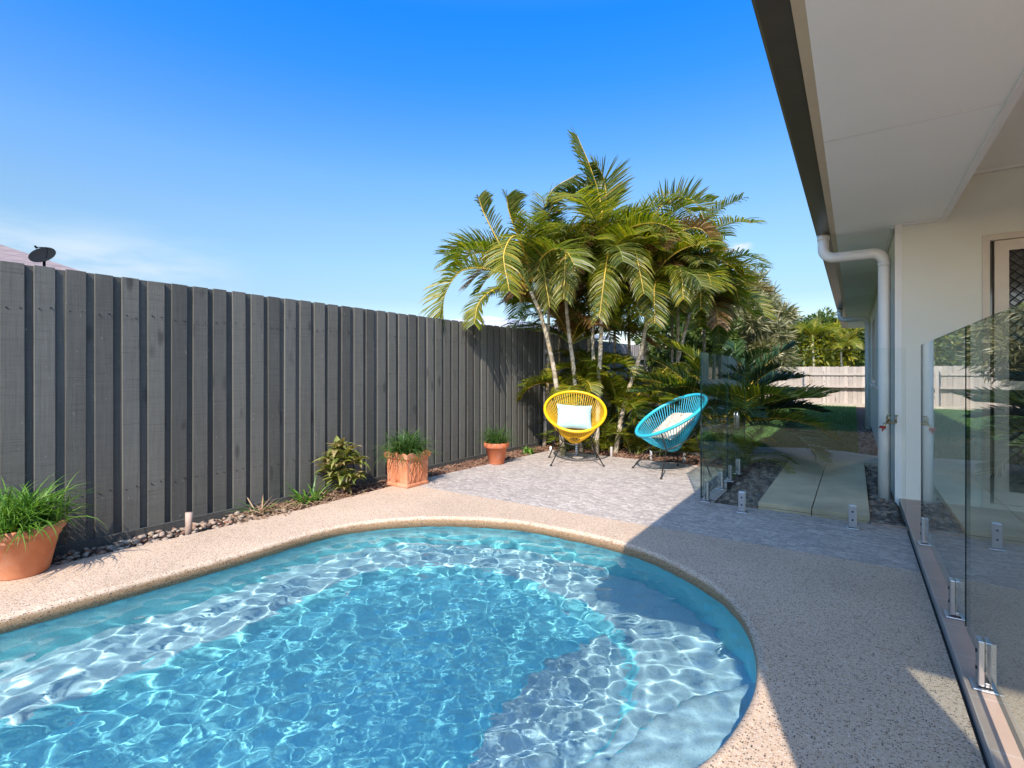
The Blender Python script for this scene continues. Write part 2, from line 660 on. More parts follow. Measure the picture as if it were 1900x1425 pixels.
def mat_tiles():
    m = NT('terracotta_tiles')
    c = m.coord(loc=(-0.325, 0.10, 0))
    br = m.n('ShaderNodeTexBrick')
    br.offset = 0.0
    br.inputs['Scale'].default_value = 1.0
    br.inputs['Brick Width'].default_value = 0.30
    br.inputs['Row Height'].default_value = 0.30
    br.inputs['Mortar Size'].default_value = 0.005
    br.inputs['Mortar Smooth'].default_value = 0.1
    br.inputs['Color1'].default_value = (0.44, 0.31, 0.235, 1)
    br.inputs['Color2'].default_value = (0.50, 0.36, 0.275, 1)
    br.inputs['Mortar'].default_value = (0.50, 0.40, 0.33, 1)
    m.l(c, br.inputs['Vector'])
    n = m.noise(c, 6, 5, 0.6)
    col = m.mix(1.0, br.outputs['Color'], m.ramp(n, [(0.3, 0.88), (0.7, 1.06)]), 'MULTIPLY')
    m.color(col); m.rough(0.5)
    m.bump(br.outputs['Fac'], -0.4, 0.003)
    return m.mat


def mat_bark():
    m = NT('palm_trunk')
    c = m.coord()
    z = m.noise(m.coord(scale=(1, 1, 9)), 2.2, 3, 0.5)
    n = m.noise(c, 9, 5, 0.7)
    col = m.ramp(n, [(0.25, (0.13, 0.10, 0.05)), (0.42, (0.36, 0.29, 0.18)), (0.54, (0.52, 0.45, 0.36)), (0.66, (0.42, 0.26, 0.05))])
    col = m.mix(m.ramp(z, [(0.52, 0.0), (0.60, 0.7)]), col, (0.20, 0.15, 0.09))
    m.color(col); m.rough(0.75)
    m.bump(z, 0.6, 0.01)
    return m.mat


def mat_grass_ground():
    m = NT('lawn_soil')
    c = m.coord()
    n = m.noise(c, 40, 5, 0.7)
    b_ = m.noise(c, 1.2, 4, 0.6)
    col = m.ramp(n, [(0.3, (0.030, 0.075, 0.016)), (0.7, (0.075, 0.15, 0.035))])
    col = m.mix(1.0, col, m.ramp(b_, [(0.3, 0.8), (0.7, 1.15)]), 'MULTIPLY')
    m.color(col); m.rough(0.9)
    m.bump(n, 0.8, 0.03)
    return m.mat


def mat_soil(name, a, b):
    m = NT(name)
    c = m.coord()
    n = m.noise(c, 22, 6, 0.75)
    m.color(m.ramp(n, [(0.3, a), (0.7, b)])); m.rough(0.95)
    m.bump(n, 0.9, 0.03)
    return m.mat


def mat_island(name, stops, rough=0.7):
    m = NT(name)
    isl = m.island()
    c = m.coord()
    col = m.ramp(isl, stops)
    col = m.mix(1.0, col, m.ramp(m.noise(c, 50, 4), [(0.3, 0.8), (0.7, 1.1)]), 'MULTIPLY')
    m.color(col); m.rough(rough)
    return m.mat


def mat_roof(name, col, pitch=0.33, axis=1, dark=0.55):
    m = NT(name)
    c = m.coord()
    s = m.n('ShaderNodeSeparateXYZ'); m.l(c, s.inputs[0])
    z = m.math('FRACT', m.math('DIVIDE', s.outputs[2], pitch))
    x = m.math('FRACT', m.math('DIVIDE', m.math('ADD', s.outputs[0], s.outputs[1]), 0.3))
    n = m.noise(c, 5, 4)
    cc = m.ramp(n, [(0.3, [k * 0.85 for k in col]), (0.7, col)])
    cc = m.mix(1.0, cc, m.ramp(z, [(0.0, dark), (0.15, 1.0)]), 'MULTIPLY')
    cc = m.mix(1.0, cc, m.ramp(x, [(0.0, 0.7), (0.12, 1.0)]), 'MULTIPLY')
    m.color(cc); m.rough(0.75)
    return m.mat


M = {}
M['agg'] = mat_aggregate()
M['agg_edge'] = mat_aggregate('edge_aggregate', dark_low=True)
M['paver'] = mat_paver()
M['fence'] = mat_fence()
M['fence_back'] = mat_fence('painted_paling_behind', (0.08, 0.075, 0.066), (0.15, 0.13, 0.11))
M['fence_pale'] = mat_fence('weathered_paling', (0.42, 0.38, 0.37), (0.3, 0.25, 0.2), 0.18)
M['fence_far'] = mat_fence('sunbleached_paling', (0.46, 0.37, 0.31), (0.3, 0.25, 0.2), 0.2)
M['terra'] = mat_terracotta('terracotta', (0.42, 0.13, 0.05), (0.55, 0.20, 0.09), (0.62, 0.28, 0.15))
M['terra_red'] = mat_terracotta('red_terracotta', (0.45, 0.11, 0.04), (0.56, 0.16, 0.065), (0.60, 0.20, 0.09))
M['glass'] = mat_glass()
M['glass_front'] = mat_glass(1.28, 'clear_glass_thin', (0.965, 0.985, 0.975))
M['glass_edge'] = mat_glass_edge()
M['steel'] = plain('brushed_steel', (0.55, 0.55, 0.56), 0.36, 1.0, 0.05, 30)
M['water'] = mat_water()
M['shell'] = mat_pool_shell()
M['wall'] = mat_wall('rendered_wall', (0.76, 0.75, 0.65))
M['soffit'] = mat_wall('soffit_sheet', (0.90, 0.895, 0.84))
M['trim'] = plain('white_trim', (0.80, 0.78, 0.74), 0.45, 0, 0.03)
M['pipe'] = plain('painted_pipe', (0.74, 0.73, 0.69), 0.35, 0, 0.03)
M['gutter'] = plain('dark_gutter', (0.075, 0.062, 0.042), 0.32, 0, 0.1)
M['fascia'] = plain('beige_fascia', (0.56, 0.46, 0.31), 0.45, 0, 0.05)
M['roof'] = mat_roof('roof_tiles', (0.20, 0.17, 0.15))
M['roof_brown'] = mat_roof('brown_roof_tiles', (0.30, 0.22, 0.20), 0.14)
M['roof_zinc'] = mat_roof('pale_metal_roof', (0.50, 0.50, 0.56), 0.4)
M['concrete'] = mat_concrete('path_concrete', (0.68, 0.53, 0.34))
M['apron'] = mat_concrete('apron_concrete', (0.60, 0.48, 0.36))
M['joint'] = plain('joint_strip', (0.03, 0.03, 0.03), 0.8)
M['tile'] = mat_tiles()
M['lawn'] = mat_grass_ground()
M['soil'] = mat_soil('bed_soil', (0.035, 0.02, 0.012), (0.12, 0.065, 0.04))
M['ground'] = mat_soil('dry_ground', (0.07, 0.09, 0.03), (0.16, 0.17, 0.07))
M['pebble'] = mat_island('river_pebbles', [(0, (0.30, 0.20, 0.13)), (0.3, (0.42, 0.32, 0.24)), (0.5, (0.28, 0.12, 0.07)), (0.7, (0.12, 0.08, 0.06)), (0.85, (0.52, 0.42, 0.33)), (1, (0.16, 0.12, 0.1))])
M['pebble_dark'] = mat_island('dark_pebbles', [(0, (0.05, 0.04, 0.035)), (0.4, (0.14, 0.11, 0.09)), (0.7, (0.22, 0.17, 0.13)), (1, (0.30, 0.24, 0.19))])
M['mulch'] = mat_island('bark_mulch', [(0, (0.10, 0.045, 0.025)), (0.4, (0.20, 0.10, 0.06)), (0.7, (0.30, 0.17, 0.11)), (1, (0.09, 0.05, 0.035))], 0.9)
M['bark'] = mat_bark()
M['wood_stub'] = plain('cut_branch', (0.42, 0.30, 0.24), 0.8, 0, 0.25, 20, 0.3)
M['lf_green'] = mat_leaf('palm_leaf_green', [(0, (0.05, 0.085, 0.006)), (0.45, (0.13, 0.165, 0.010)), (0.93, (0.29, 0.25, 0.018)), (1, (0.30, 0.17, 0.05))])
M['lf_yellow'] = mat_leaf('palm_leaf_yellow', [(0, (0.09, 0.13, 0.008)), (0.5, (0.19, 0.20, 0.012)), (1, (0.34, 0.27, 0.02))])
M['lf_brown'] = mat_leaf('palm_leaf_dry', [(0, (0.16, 0.07, 0.03)), (0.5, (0.27, 0.14, 0.05)), (1, (0.33, 0.21, 0.09))])
M['lf_olive'] = mat_leaf('palm_leaf_olive', [(0, (0.05, 0.075, 0.01)), (0.5, (0.12, 0.14, 0.022)), (1, (0.23, 0.21, 0.05))])
M['lf_dark'] = mat_leaf('palm_leaf_dark', [(0, (0.012, 0.035, 0.010)), (0.6, (0.028, 0.062, 0.018)), (1, (0.06, 0.10, 0.03))], 0.2, 0.35)
M['rachis'] = plain('yellow_stalk', (0.55, 0.36, 0.05), 0.45, 0, 0.2, 6)
M['rachis_g'] = plain('green_stalk', (0.20, 0.24, 0.05), 0.45, 0, 0.2, 6)
M['strap'] = mat_leaf('strap_leaf', [(0, (0.055, 0.14, 0.015)), (0.5, (0.10, 0.22, 0.025)), (1, (0.20, 0.33, 0.06))], 0.3)
M['strap_dk'] = mat_leaf('strap_leaf_dark', [(0, (0.03, 0.08, 0.015)), (0.6, (0.06, 0.13, 0.025)), (1, (0.13, 0.20, 0.06))], 0.25)
M['brom'] = mat_leaf('rosette_leaf', [(0, (0.12, 0.15, 0.03)), (0.45, (0.24, 0.26, 0.06)), (0.75, (0.42, 0.30, 0.15)), (1, (0.15, 0.18, 0.05))], 0.2)
M['dead'] = mat_leaf('dead_leaf', [(0, (0.20, 0.12, 0.07)), (0.5, (0.36, 0.22, 0.13)), (1, (0.48, 0.33, 0.2))], 0.1, 0.8)
M['tree_gr'] = mat_leaf('feathery_leaf', [(0, (0.07, 0.08, 0.03)), (0.5, (0.18, 0.18, 0.08)), (1, (0.36, 0.31, 0.17))], 0.25)
M['tree_y'] = mat_leaf('yellow_tree_leaf', [(0, (0.10, 0.13, 0.01)), (0.5, (0.26, 0.25, 0.02)), (1, (0.42, 0.34, 0.03))], 0.35)
M['tree_d'] = mat_leaf('dark_tree_leaf', [(0, (0.03, 0.055, 0.012)), (0.5, (0.07, 0.11, 0.02)), (1, (0.16, 0.20, 0.04))], 0.3)
M['yellow'] = plain('yellow_cord', (0.80, 0.46, 0.008), 0.4, 0, 0.04)
M['blue'] = plain('turquoise_cord', (0.03, 0.42, 0.56), 0.4, 0, 0.04)
M['black'] = plain('black_steel', (0.018, 0.016, 0.015), 0.35, 0, 0.1)
M['dish'] = plain('black_dish', (0.008, 0.009, 0.011), 0.85, 0, 0.1)
M['red'] = plain('red_tap_handle', (0.35, 0.02, 0.02), 0.4)
M['brass'] = plain('brass', (0.45, 0.38, 0.25), 0.35, 1.0)
M['dark_glass'] = plain('dark_window_glass', (0.10, 0.10, 0.095), 0.08, 0, 0.05)
M['dish'].node_tree.nodes['Principled BSDF'].inputs['Specular IOR Level'].default_value = 0.1
M['white'] = plain('white_plastic', (0.8, 0.8, 0.78), 0.4, 0, 0.02)
M['frame'] = plain('cream_aluminium', (0.66, 0.58, 0.48), 0.4, 0, 0.03)


def mat_cushion_pattern():
    m = NT('patterned_fabric')
    c = m.coord(scale=(1, 1, 1))
    e = m.voro(c, 16, feature='DISTANCE_TO_EDGE', rnd=0.55)
    col = m.mix(m.ramp(e, [(0.0, 1.0), (0.05, 0.0)]), (0.58, 0.50, 0.38), (0.30, 0.21, 0.12))
    m.color(col); m.rough(0.9)
    m.bump(m.noise(c, 120, 3), 0.2, 0.003)
    return m.mat


M['cush_a'] = plain('pale_aqua_fabric', (0.37, 0.57, 0.58), 0.9, 0, 0.03, 12, 0.2)
M['cush_b'] = mat_cushion_pattern()


# ------------------------------------------------------------------ ground, deck, pool
WATER_Z = -0.075
wl = [(0, 1177), (147, 1135), (295, 1093), (442, 1050), (553, 1015), (640, 992), (740, 980), (821, 977), (900, 980), (968, 986), (1079, 1008), (1156, 1028),
      (1200, 1043), (1274, 1080), (1329, 1115), (1366, 1152), (1392, 1196), (1404, 1240), (1406, 1273), (1401, 1317), (1384, 1354), (1362, 1387), (1344, 1420)]
pool_pts = [G(u, v, WATER_Z) for u, v in wl]
pool_ctrl = [(p.x, p.y) for p in pool_pts]
pool_ctrl += [(-0.46, 1.32), (-0.74, 0.88), (-1.02, 0.38), (-1.25, -0.2), (-1.55, -0.8), (-2.05, -1.2), (-2.7, -1.15), (-3.2, -0.7), (-3.36, -0.05)]


def closed_spline(c, n):
    m = len(c)
    out = []
    for i in range(m):
        p0, p1, p2, p3 = [Vector((*c[(i + k) % m], 0)) for k in (-1, 0, 1, 2)]
        for j in range(n):
            t = j / n
            q = 0.5 * ((2 * p1) + (p2 - p0) * t + (2 * p0 - 5 * p1 + 4 * p2 - p3) * t * t + (3 * p1 - p0 - 3 * p2 + p3) * t ** 3)
            out.append(Vector((q.x, q.y)))
    return out


raw = closed_spline(pool_ctrl, 10)
# resample evenly and smooth a little
def resample(poly, n):
    L = [0]
    for i in range(len(poly)): L.append(L[-1] + (poly[(i + 1) % len(poly)] - poly[i]).length)
    out = []; j = 0
    for k in range(n):
        t = L[-1] * k / n
        while L[j + 1] < t: j += 1
        f = (t - L[j]) / max(1e-9, L[j + 1] - L[j])
        out.append(poly[j].lerp(poly[(j + 1) % len(poly)], f))
    return out


NP_ = 240
outl = resample(raw, NP_)
for _ in range(6):
    outl = [outl[i] * 0.5 + (outl[i - 1] + outl[(i + 1) % NP_]) * 0.25 for i in range(NP_)]
_area = sum(outl[i].x * outl[(i + 1) % NP_].y - outl[(i + 1) % NP_].x * outl[i].y for i in range(NP_))
if _area < 0: outl.reverse()


def offset(poly, d):
    n = len(poly); out = []
    for i in range(n):
        t = (poly[(i + 1) % n] - poly[i - 1]).normalized()
        out.append(poly[i] + Vector((t.y, -t.x)) * d)      # outward for counter-clockwise
    return out


# big ground sheet reaching the horizon, with a hole for the yard and pool
hole_yard = [(-4.6, -5), (1.2, -5), (1.2, 5.0), (-4.6, 5.0)]
sheet('ground', [(-400, -400), (400, -400), (400, 400), (-400, 400)], [hole_yard], -0.13, M['ground'])
sheet('yard_base', [(-4.7, -5.1), (1.3, -5.1), (1.3, 5.1), (-4.7, 5.1)], [offset(outl, 0.06)], -0.125, M['soil'])

DECK_OUT = offset(outl, 0.045)
deck_poly = [(-3.86, -4.6), (0.312, -4.6), (0.312, 3.67), (-3.84, 3.62), (-3.80, 2.46), (-3.85, 1.79), (-3.89, 1.13), (-3.87, 0.2)]
deck = sheet('pool_deck', deck_poly, [DECK_OUT], 0.0, M['agg'])
mb = MB()
# outer edge of the slab
mb.prism(deck_poly, -0.124, -0.004)
mb2 = MB()
n = len(deck_poly)
for i in range(n):
    a, b = deck_poly[i], deck_poly[(i + 1) % n]
    mb2.add([(a[0], a[1], -0.12), (b[0], b[1], -0.12), (b[0], b[1], 0.0), (a[0], a[1], 0.0)], [(0, 1, 2, 3)])
# rounded coping: profile (outward offset, height) from deck to the water side
prof = [(0.045, 0.0), (0.036, 0.003), (0.022, 0.002), (0.010, -0.004), (0.002, -0.014), (-0.002, -0.028), (-0.002, -0.045), (0.003, -0.062), (0.012, -0.074), (0.022, -0.10), (0.022, -0.125)]
rings = []
for (o_, z_) in prof:
    rings.append([(p.x, p.y, z_) for p in offset(outl, o_)])
vs = [p for r_ in rings for p in r_]
fs = []
for i in range(len(prof) - 1):
    for k in range(NP_):
        k2 = (k + 1) % NP_
        fs.append((i * NP_ + k, i * NP_ + k2, (i + 1) * NP_ + k2, (i + 1) * NP_ + k))
mb2.add(vs, fs, 0, True)
cop = mb2.build('deck_edge', M['agg_edge'])
cop['kind'] = 'structure'

# ---- pool shell: floor height field with benches and steps
X0, X1, Y0, Y1 = -3.75, 0.1, -1.5, 3.6
OUT = np.array([(p.x, p.y) for p in outl])


def dist_inside(px, py):
    """signed distance to the pool outline, positive inside (numpy arrays)"""
    shp = px.shape
    px = px.ravel(); py = py.ravel()
    best = np.full(px.shape, 1e9)
    inside = np.zeros(px.shape, bool)
    for i in range(NP_):
        x1, y1 = OUT[i]; x2, y2 = OUT[(i + 1) % NP_]
        dx, dy = x2 - x1, y2 - y1
        t = np.clip(((px - x1) * dx + (py - y1) * dy) / (dx * dx + dy * dy), 0, 1)
        d = np.hypot(px - x1 - t * dx, py - y1 - t * dy)
        best = np.minimum(best, d)
        if abs(dy) > 1e-12:
            c = ((y1 > py) != (y2 > py)) & (px < dx * (py - y1) / dy + x1)
            inside ^= c
    return np.where(inside, best, -best).reshape(shp)


def sstep(x, a, b):
    t = np.clip((x - a) / (b - a), 0, 1)
    return t * t * (3 - 2 * t)


st = 0.03
gx = np.arange(X0, X1, st); gy = np.arange(Y0, Y1, st)
PX, PY = np.meshgrid(gx, gy, indexing='ij')
D = dist_inside(PX, PY)
bench_w = 0.46 + 0.05 * np.sin(PX * 1.7 + PY)
deep = -0.88
bench = -0.47
z = bench + (deep - bench) * sstep(D, bench_w, bench_w + 0.07)
# second step: shelf that widens towards the near right corner
s2 = (PX + 1.35) + 0.35 * np.clip(PY - 1.9, 0, 9) * -0.4
in2 = np.minimum(PX + 1.18 + 0.16 * np.sin((PY - 1.2) * 2.2), 3.2 - PY)
z = np.maximum(z, deep + (-0.55 - deep) * sstep(in2, 0.0, 0.06))
# top step: convex shelf in the corner
r1 = 1.02 - np.hypot((PX - 0.28) * 1.0, (PY - 1.55) * 0.95)
z = np.maximum(z, -0.62 + 0.34 * sstep(r1, 0.0, 0.05))
nx_, ny_ = PX.shape
vs = [(PX[i, j], PY[i, j], z[i, j]) for i in range(nx_) for j in range(ny_)]
keep = D > -0.12
fs = []
for i in range(nx_ - 1):
    for j in range(ny_ - 1):
        if keep[i, j] and keep[i + 1, j] and keep[i, j + 1] and keep[i + 1, j + 1]:
            fs.append((i * ny_ + j, (i + 1) * ny_ + j, (i + 1) * ny_ + j + 1, i * ny_ + j + 1))
mb = MB()
mb.add(vs, fs, 0, True)
wallr = offset(outl, 0.020)
vs = [(p.x, p.y, -0.09) for p in wallr] + [(p.x, p.y, -1.4) for p in offset(outl, 0.0)]
mb.add(vs, [(k, (k + 1) % NP_, NP_ + (k + 1) % NP_, NP_ + k) for k in range(NP_)], 0, True)
shell = structure('pool_shell', mb, M['shell'])
shell.cycles.is_caustics_receiver = True

# ---- water surface
ws = 0.0078
gx = np.arange(X0, X1, ws); gy = np.arange(Y0 + 0.2, Y1, ws)
PX, PY = np.meshgrid(gx, gy, indexing='ij')
Dw = dist_inside(PX, PY)
rng = np.random.default_rng(11)
H = np.zeros_like(PX)
# long lazy ripples everywhere
for i in range(64):
    lam = 0.120 * math.exp(rng.normal(0, 0.42)); k = 2 * PI / lam
    a = rng.uniform(0, 2 * PI); ph = rng.uniform(0, 2 * PI)
    H += 0.00027 * min(2.2, (lam / 0.12) ** 1.9) * np.sin(k * (PX * math.cos(a) + PY * math.sin(a)) + ph + 0.7 * np.sin(1.7 * PX + 2.3 * PY + i))
# chop from the jets in the middle
c0 = np.exp(-(((PX + 1.55) / 1.05) ** 2 + ((PY - 1.35) / 1.25) ** 2))
Hc = np.zeros_like(PX)
for i in range(80):
    lam = max(0.034, 0.058 * math.exp(rng.normal(0, 0.34))); k = 2 * PI / lam
    a = rng.uniform(0, 2 * PI); ph = rng.uniform(0, 2 * PI)
    Hc += 0.000066 * (lam / 0.058) ** 2 * np.sin(k * (PX * math.cos(a) + PY * math.sin(a)) + ph + 1.1 * np.sin(3.1 * PX - 2.7 * PY + i))
H = H * (0.95 - 0.45 * c0) + Hc * (0.10 + 1.0 * c0)
# ring waves spreading from two return jets
for (cx, cy, lam, amp, w) in ((-1.75, 2.30, 0.085, 0.0005, 0.75), (-0.72, 1.72, 0.065, 0.0002, 0.40), (-2.5, 1.2, 0.13, 0.0007, 0.8)):
    r_ = np.hypot(PX - cx, PY - cy)
    H += amp * np.sin(2 * PI * r_ / lam) * np.exp(-(r_ / w) ** 2)
H *= 1 - 0.30 * sstep(-PX, 2.5, 3.1)
top = np.exp(-(((PX + 0.45) / 0.45) ** 2 + ((PY - 1.7) / 0.7) ** 2))
H *= 1 - 0.45 * top
nx_, ny_ = PX.shape
keep = Dw > -0.019
idx = -np.ones(PX.shape, int); idx[keep] = np.arange(keep.sum())
vx = np.stack([PX[keep], PY[keep], WATER_Z + H[keep]], 1)
q = keep[:-1, :-1] & keep[1:, :-1] & keep[:-1, 1:] & keep[1:, 1:]
a = idx[:-1, :-1][q]; b = idx[1:, :-1][q]; c = idx[1:, 1:][q]; d = idx[:-1, 1:][q]
F = np.stack([a, b, c, d], 1)
me = bpy.data.meshes.new('water')
me.vertices.add(len(vx)); me.vertices.foreach_set('co', vx.ravel())
me.loops.add(F.size); me.loops.foreach_set('vertex_index', F.ravel().astype(np.int32))
me.polygons.add(len(F)); me.polygons.foreach_set('loop_start', np.arange(0, F.size, 4, dtype=np.int32))
me.update(calc_edges=True)
me.polygons.foreach_set('use_smooth', np.ones(len(F), bool))
me.materials.append(M['water'])
water = bpy.data.objects.new('water', me)
COL.objects.link(water)
water['kind'] = 'structure'
water.cycles.is_caustics_caster = True

# ---- pavers
pav = [(-3.84, 3.625), (0.312, 3.674), (0.312, 4.62), (-1.02, 4.62), (-1.02, 5.2), (-1.25, 6.35), (-3.68, 6.42)]
sheet('patio_paving', pav, [], 0.0, M['paver'])
mb = MB()
for i in range(len(pav)):
    a, b = pav[i], pav[(i + 1) % len(pav)]
    mb.add([(a[0], a[1], -0.12), (b[0], b[1], -0.12), (b[0], b[1], 0.0), (a[0], a[1], 0.0)], [(0, 1, 2, 3)])
structure('patio_edge', mb, M['paver'])
# dark drain joint between deck and house slab
mb = MB(); mb.box((0.3125, -4.6, -0.12), (0.3245, 4.9, -0.015))
structure('drain_joint', mb, M['joint'])
# tiled verandah floor
mb = MB(); mb.box((0.325, -4.6, -0.12), (5.0, 5.56, 0.035))
structure('verandah_floor', mb, M['tile'])

# ---- path and apron beyond the glass
mb = MB()
mb.box((-0.68, 4.74, -0.12), (-0.290, 7.6, 0.03)); mb.box((-0.283, 4.74, -0.12), (0.10, 7.6, 0.03))
mb.box((-0.2899, 4.75, -0.12), (-0.2831, 7.6, 0.018), 1)
structure('path', mb, [M['concrete'], M['joint']], 0.004)
ap = [(-2.2, 7.3), (-1.2, 7.2), (-0.675, 7.604), (0.29, 7.604), (0.29, 8.25), (-0.1, 8.50), (-0.6, 8.58), (-1.2, 8.3), (-2.2, 7.9)]
mb = MB(); mb.prism(ap, -0.12, 0.026)
structure('path_apron', mb, M['apron'])

# ---- lawn
lawn_poly = [(-3.9, 7.95), (-2.2, 7.95), (-1.2, 8.35), (-0.6, 8.63), (-0.1, 8.55), (0.05, 8.3), (0.05, 20.9), (-3.9, 20.9)]
sheet('lawn', lawn_poly, [], -0.02, M['lawn'])
# garden beds
sheet('garden_bed', [(-4.21, 6.2), (-3.66, 6.425), (-1.25, 6.36), (-0.98, 5.2), (-1.02, 4.63), (-0.69, 4.63), (-0.69, 7.4), (-2.2, 7.9), (-4.2, 7.95)], [], -0.035, M['soil'])
sheet('side_bed', [(-4.22, -4.6), (-3.88, -4.6), (-3.80, 2.4), (-3.68, 6.40), (-4.22, 6.3)], [], -0.03, M['soil'])
sheet('wall_bed', [(0.102, 4.64), (0.324, 4.64), (0.30, 20.9), (0.052, 20.9), (0.05, 8.3), (0.102, 7.5)], [], -0.03, M['soil'])
# timber edging across the right-hand pebble strip is part of the deck
mb = MB(); mb.box((0.105, 4.625, -0.1), (0.322, 4.64, 0.012))
structure('bed_kerb', mb, M['wood_stub'])
# far retaining kerb in front of the back fence
mb = MB(); mb.box((-4.2, 20.9, -0.13), (4.0, 21.3, 0.06))
structure('garden_kerb', mb, M['apron'])


def blades(mb, n, region, z0, hmin, hmax, w, rnd, mi=0, lean=0.5):
    for _ in range(n):
        x, y = region(rnd)
        a = rnd.uniform(0, 2 * PI); h = rnd.uniform(hmin, hmax)
        dx, dy = math.cos(a), math.sin(a)
        b = rnd.uniform(0, 2 * PI); l = rnd.uniform(0, lean) * h
        mb.add([(x - dx * w, y - dy * w, z0), (x + dx * w, y + dy * w, z0),
                (x + math.cos(b) * l, y + math.sin(b) * l, z0 + h)], [(0, 1, 2)], mi)


rnd = random.Random(5)
mb = MB()


def lawn_reg(r):
    while True:
        y = 8.2 + 12.6 * r.random() ** 1.8
        x = r.uniform(-3.9, 0.05)
        if y > 8.6 or x < -1.5: return x, y


blades(mb, 42000, lawn_reg, -0.02, 0.025, 0.055, 0.006, rnd)
M['grass'] = mat_leaf('grass_blade', [(0, (0.035, 0.10, 0.015)), (0.6, (0.07, 0.17, 0.025)), (1, (0.14, 0.22, 0.05))], 0.25, 0.6)
g = mb.build('grass', M['grass'])
tag(g, 'short green lawn grass running to the pale back fence', 'grass', kind='stuff')


def pebbles(name, n, region, rmin, rmax, z0, mat, seed, label, flat=0.6):
    r = random.Random(seed)
    mb = MB()
    bm = bmesh.new(); bmesh.ops.create_icosphere(bm, subdivisions=1, radius=1.0)
    vv = [v.co.copy() for v in bm.verts]; ff = [tuple(v.index for v in f.verts) for f in bm.faces]
    bm.free()
    for _ in range(n):
        x, y = region(r)
        s = r.uniform(rmin, rmax)
        S = (s * r.uniform(0.8, 1.35), s, s * r.uniform(flat * 0.8, flat * 1.2))
        E = Euler((r.uniform(-.4, .4), r.uniform(-.4, .4), r.uniform(0, 6.28))).to_matrix()
        zz = z0 + s * r.uniform(0.1, 0.8)
        jit = [r.uniform(0.88, 1.12) for _ in vv]
        mb.add([E @ Vector((v.x * S[0] * j, v.y * S[1] * j, v.z * S[2] * j)) + Vector((x, y, zz)) for v, j in zip(vv, jit)], ff, 0, True)
    o = mb.build(name, mat)
    tag(o, label, 'pebbles', kind='stuff')
    return o


def chips(name, n, region, lmin, lmax, z0, mat, seed, label, zj=0.02):
    r = random.Random(seed); mb = MB()
    for _ in range(n):
        x, y = region(r)
        l = r.uniform(lmin, lmax); w = l * r.uniform(0.15, 0.4); t = 0.004
        E = Euler((r.uniform(-.5, .5), r.uniform(-.5, .5), r.uniform(0, 6.28))).to_matrix()
        o = Vector((x, y, z0 + r.uniform(0.002, zj)))
        c = [(-l, -w, 0), (l, -w * .7, 0), (l * .9, w, 0), (-l, w * .8, 0)]
        mb.add([E @ Vector((p[0], p[1], -t)) + o for p in c] + [E @ Vector((p[0], p[1], t)) + o for p in c],
               [(0, 3, 2, 1), (4, 5, 6, 7), (0, 1, 5, 4), (1, 2, 6, 5), (2, 3, 7, 6), (3, 0, 4, 7)])
    o = mb.build(name, mat)
    tag(o, label, 'mulch', kind='stuff')


def bed_l(r):
    y = r.uniform(-0.5, 2.5); return r.uniform(-4.19, -3.885), y


pebbles('pebbles', 620, bed_l, 0.009, 0.026, -0.028, M['pebble'], 3, 'brown and cream river pebbles along the foot of the dark fence')


def bed_p(r):
    while True:
        y = r.uniform(4.66, 7.3); x = r.uniform(-1.0, -0.69)
        if x > -1.0 + 0.0 * y: return x, y


pebbles('pebbles', 1100, bed_p, 0.016, 0.036, -0.03, M['pebble_dark'], 4, 'dark pebbles between the side glass panes and the path')


def bed_w(r):
    y = 4.66 + 8 * r.random() ** 2; return r.uniform(0.11 if y < 7.5 else 0.06, 0.29), y


pebbles('pebbles', 900, bed_w, 0.016, 0.034, -0.03, M['pebble_dark'], 6, 'dark pebbles between the path and the house wall')


def bed_m(r):
    if r.random() < 0.35:
        return r.uniform(-4.18, -3.80), r.uniform(2.3, 6.3)
    return r.uniform(-4.1, -1.0), 6.40 + 1.5 * r.random() ** 1.3


chips('mulch', 5200, bed_m, 0.012, 0.04, -0.03, M['mulch'], 8, 'red brown bark mulch under the palms and along the fence')

# ------------------------------------------------------------------ left timber fence
FX = -4.2
FT = 1.80
rnd = random.Random(21)
fence = thing('timber_fence', (FX, 3.0, -0.03), 'dark grey painted fence of overlapping upright palings beside the pool', 'fence')
mb = MB(); mbb = MB()
y = -3.6
while y < 7.05:
    w = rnd.uniform(0.098, 0.110)
    if 0.0 < y < 7: pass
    t = rnd.uniform(0.017, 0.021)
    zt = FT + rnd.uniform(-0.004, 0.004)
    tilt = rnd.uniform(-0.0035, 0.0035); tw = rnd.uniform(-0.004, 0.004); bow = rnd.uniform(-0.003, 0.003)
    # board with a few vertical sections so it can bow a little
    vs = []; NS = 6
    for i in range(NS):
        s = i / (NS - 1); zz = -0.02 + (zt + 0.02) * s
        off = tilt * (s - .5) * 2; bx = bow * math.sin(PI * s)
        for (yy, xx) in ((y, 0.002), (y + w, 0.002), (y + w, t + tw), (y, t - tw)):
            vs.append((FX + xx + bx, yy + off, zz))
    fs = [(3, 2, 1, 0), tuple(4 * (NS - 1) + k for k in range(4))]
    for i in range(NS - 1):
        for k in range(4):
            fs.append((4 * i + k, 4 * i + (k + 1) % 4, 4 * i + 4 + (k + 1) % 4, 4 * i + 4 + k))
    mb.add(vs, fs)
    for zn in (0.335, 1.535):
        for yn in (0.022, w - 0.022):
            zz = zn + rnd.uniform(-0.012, 0.012); yy = y + yn + rnd.uniform(-0.004, 0.004)
            mb.box((FX + t - 0.004, yy - 0.0035, zz - 0.0035), (FX + t + 0.0015 + abs(tw) + abs(bow), yy + 0.0035, zz + 0.0035), 1)
    # board behind, bridging the gap
    mbb.box((FX - 0.019, y + w - 0.025, -0.02), (FX - 0.001, y + 0.150 + 0.024, FT - rnd.uniform(0.0, 0.007)))
    y += 0.150 + rnd.uniform(-0.003, 0.003)
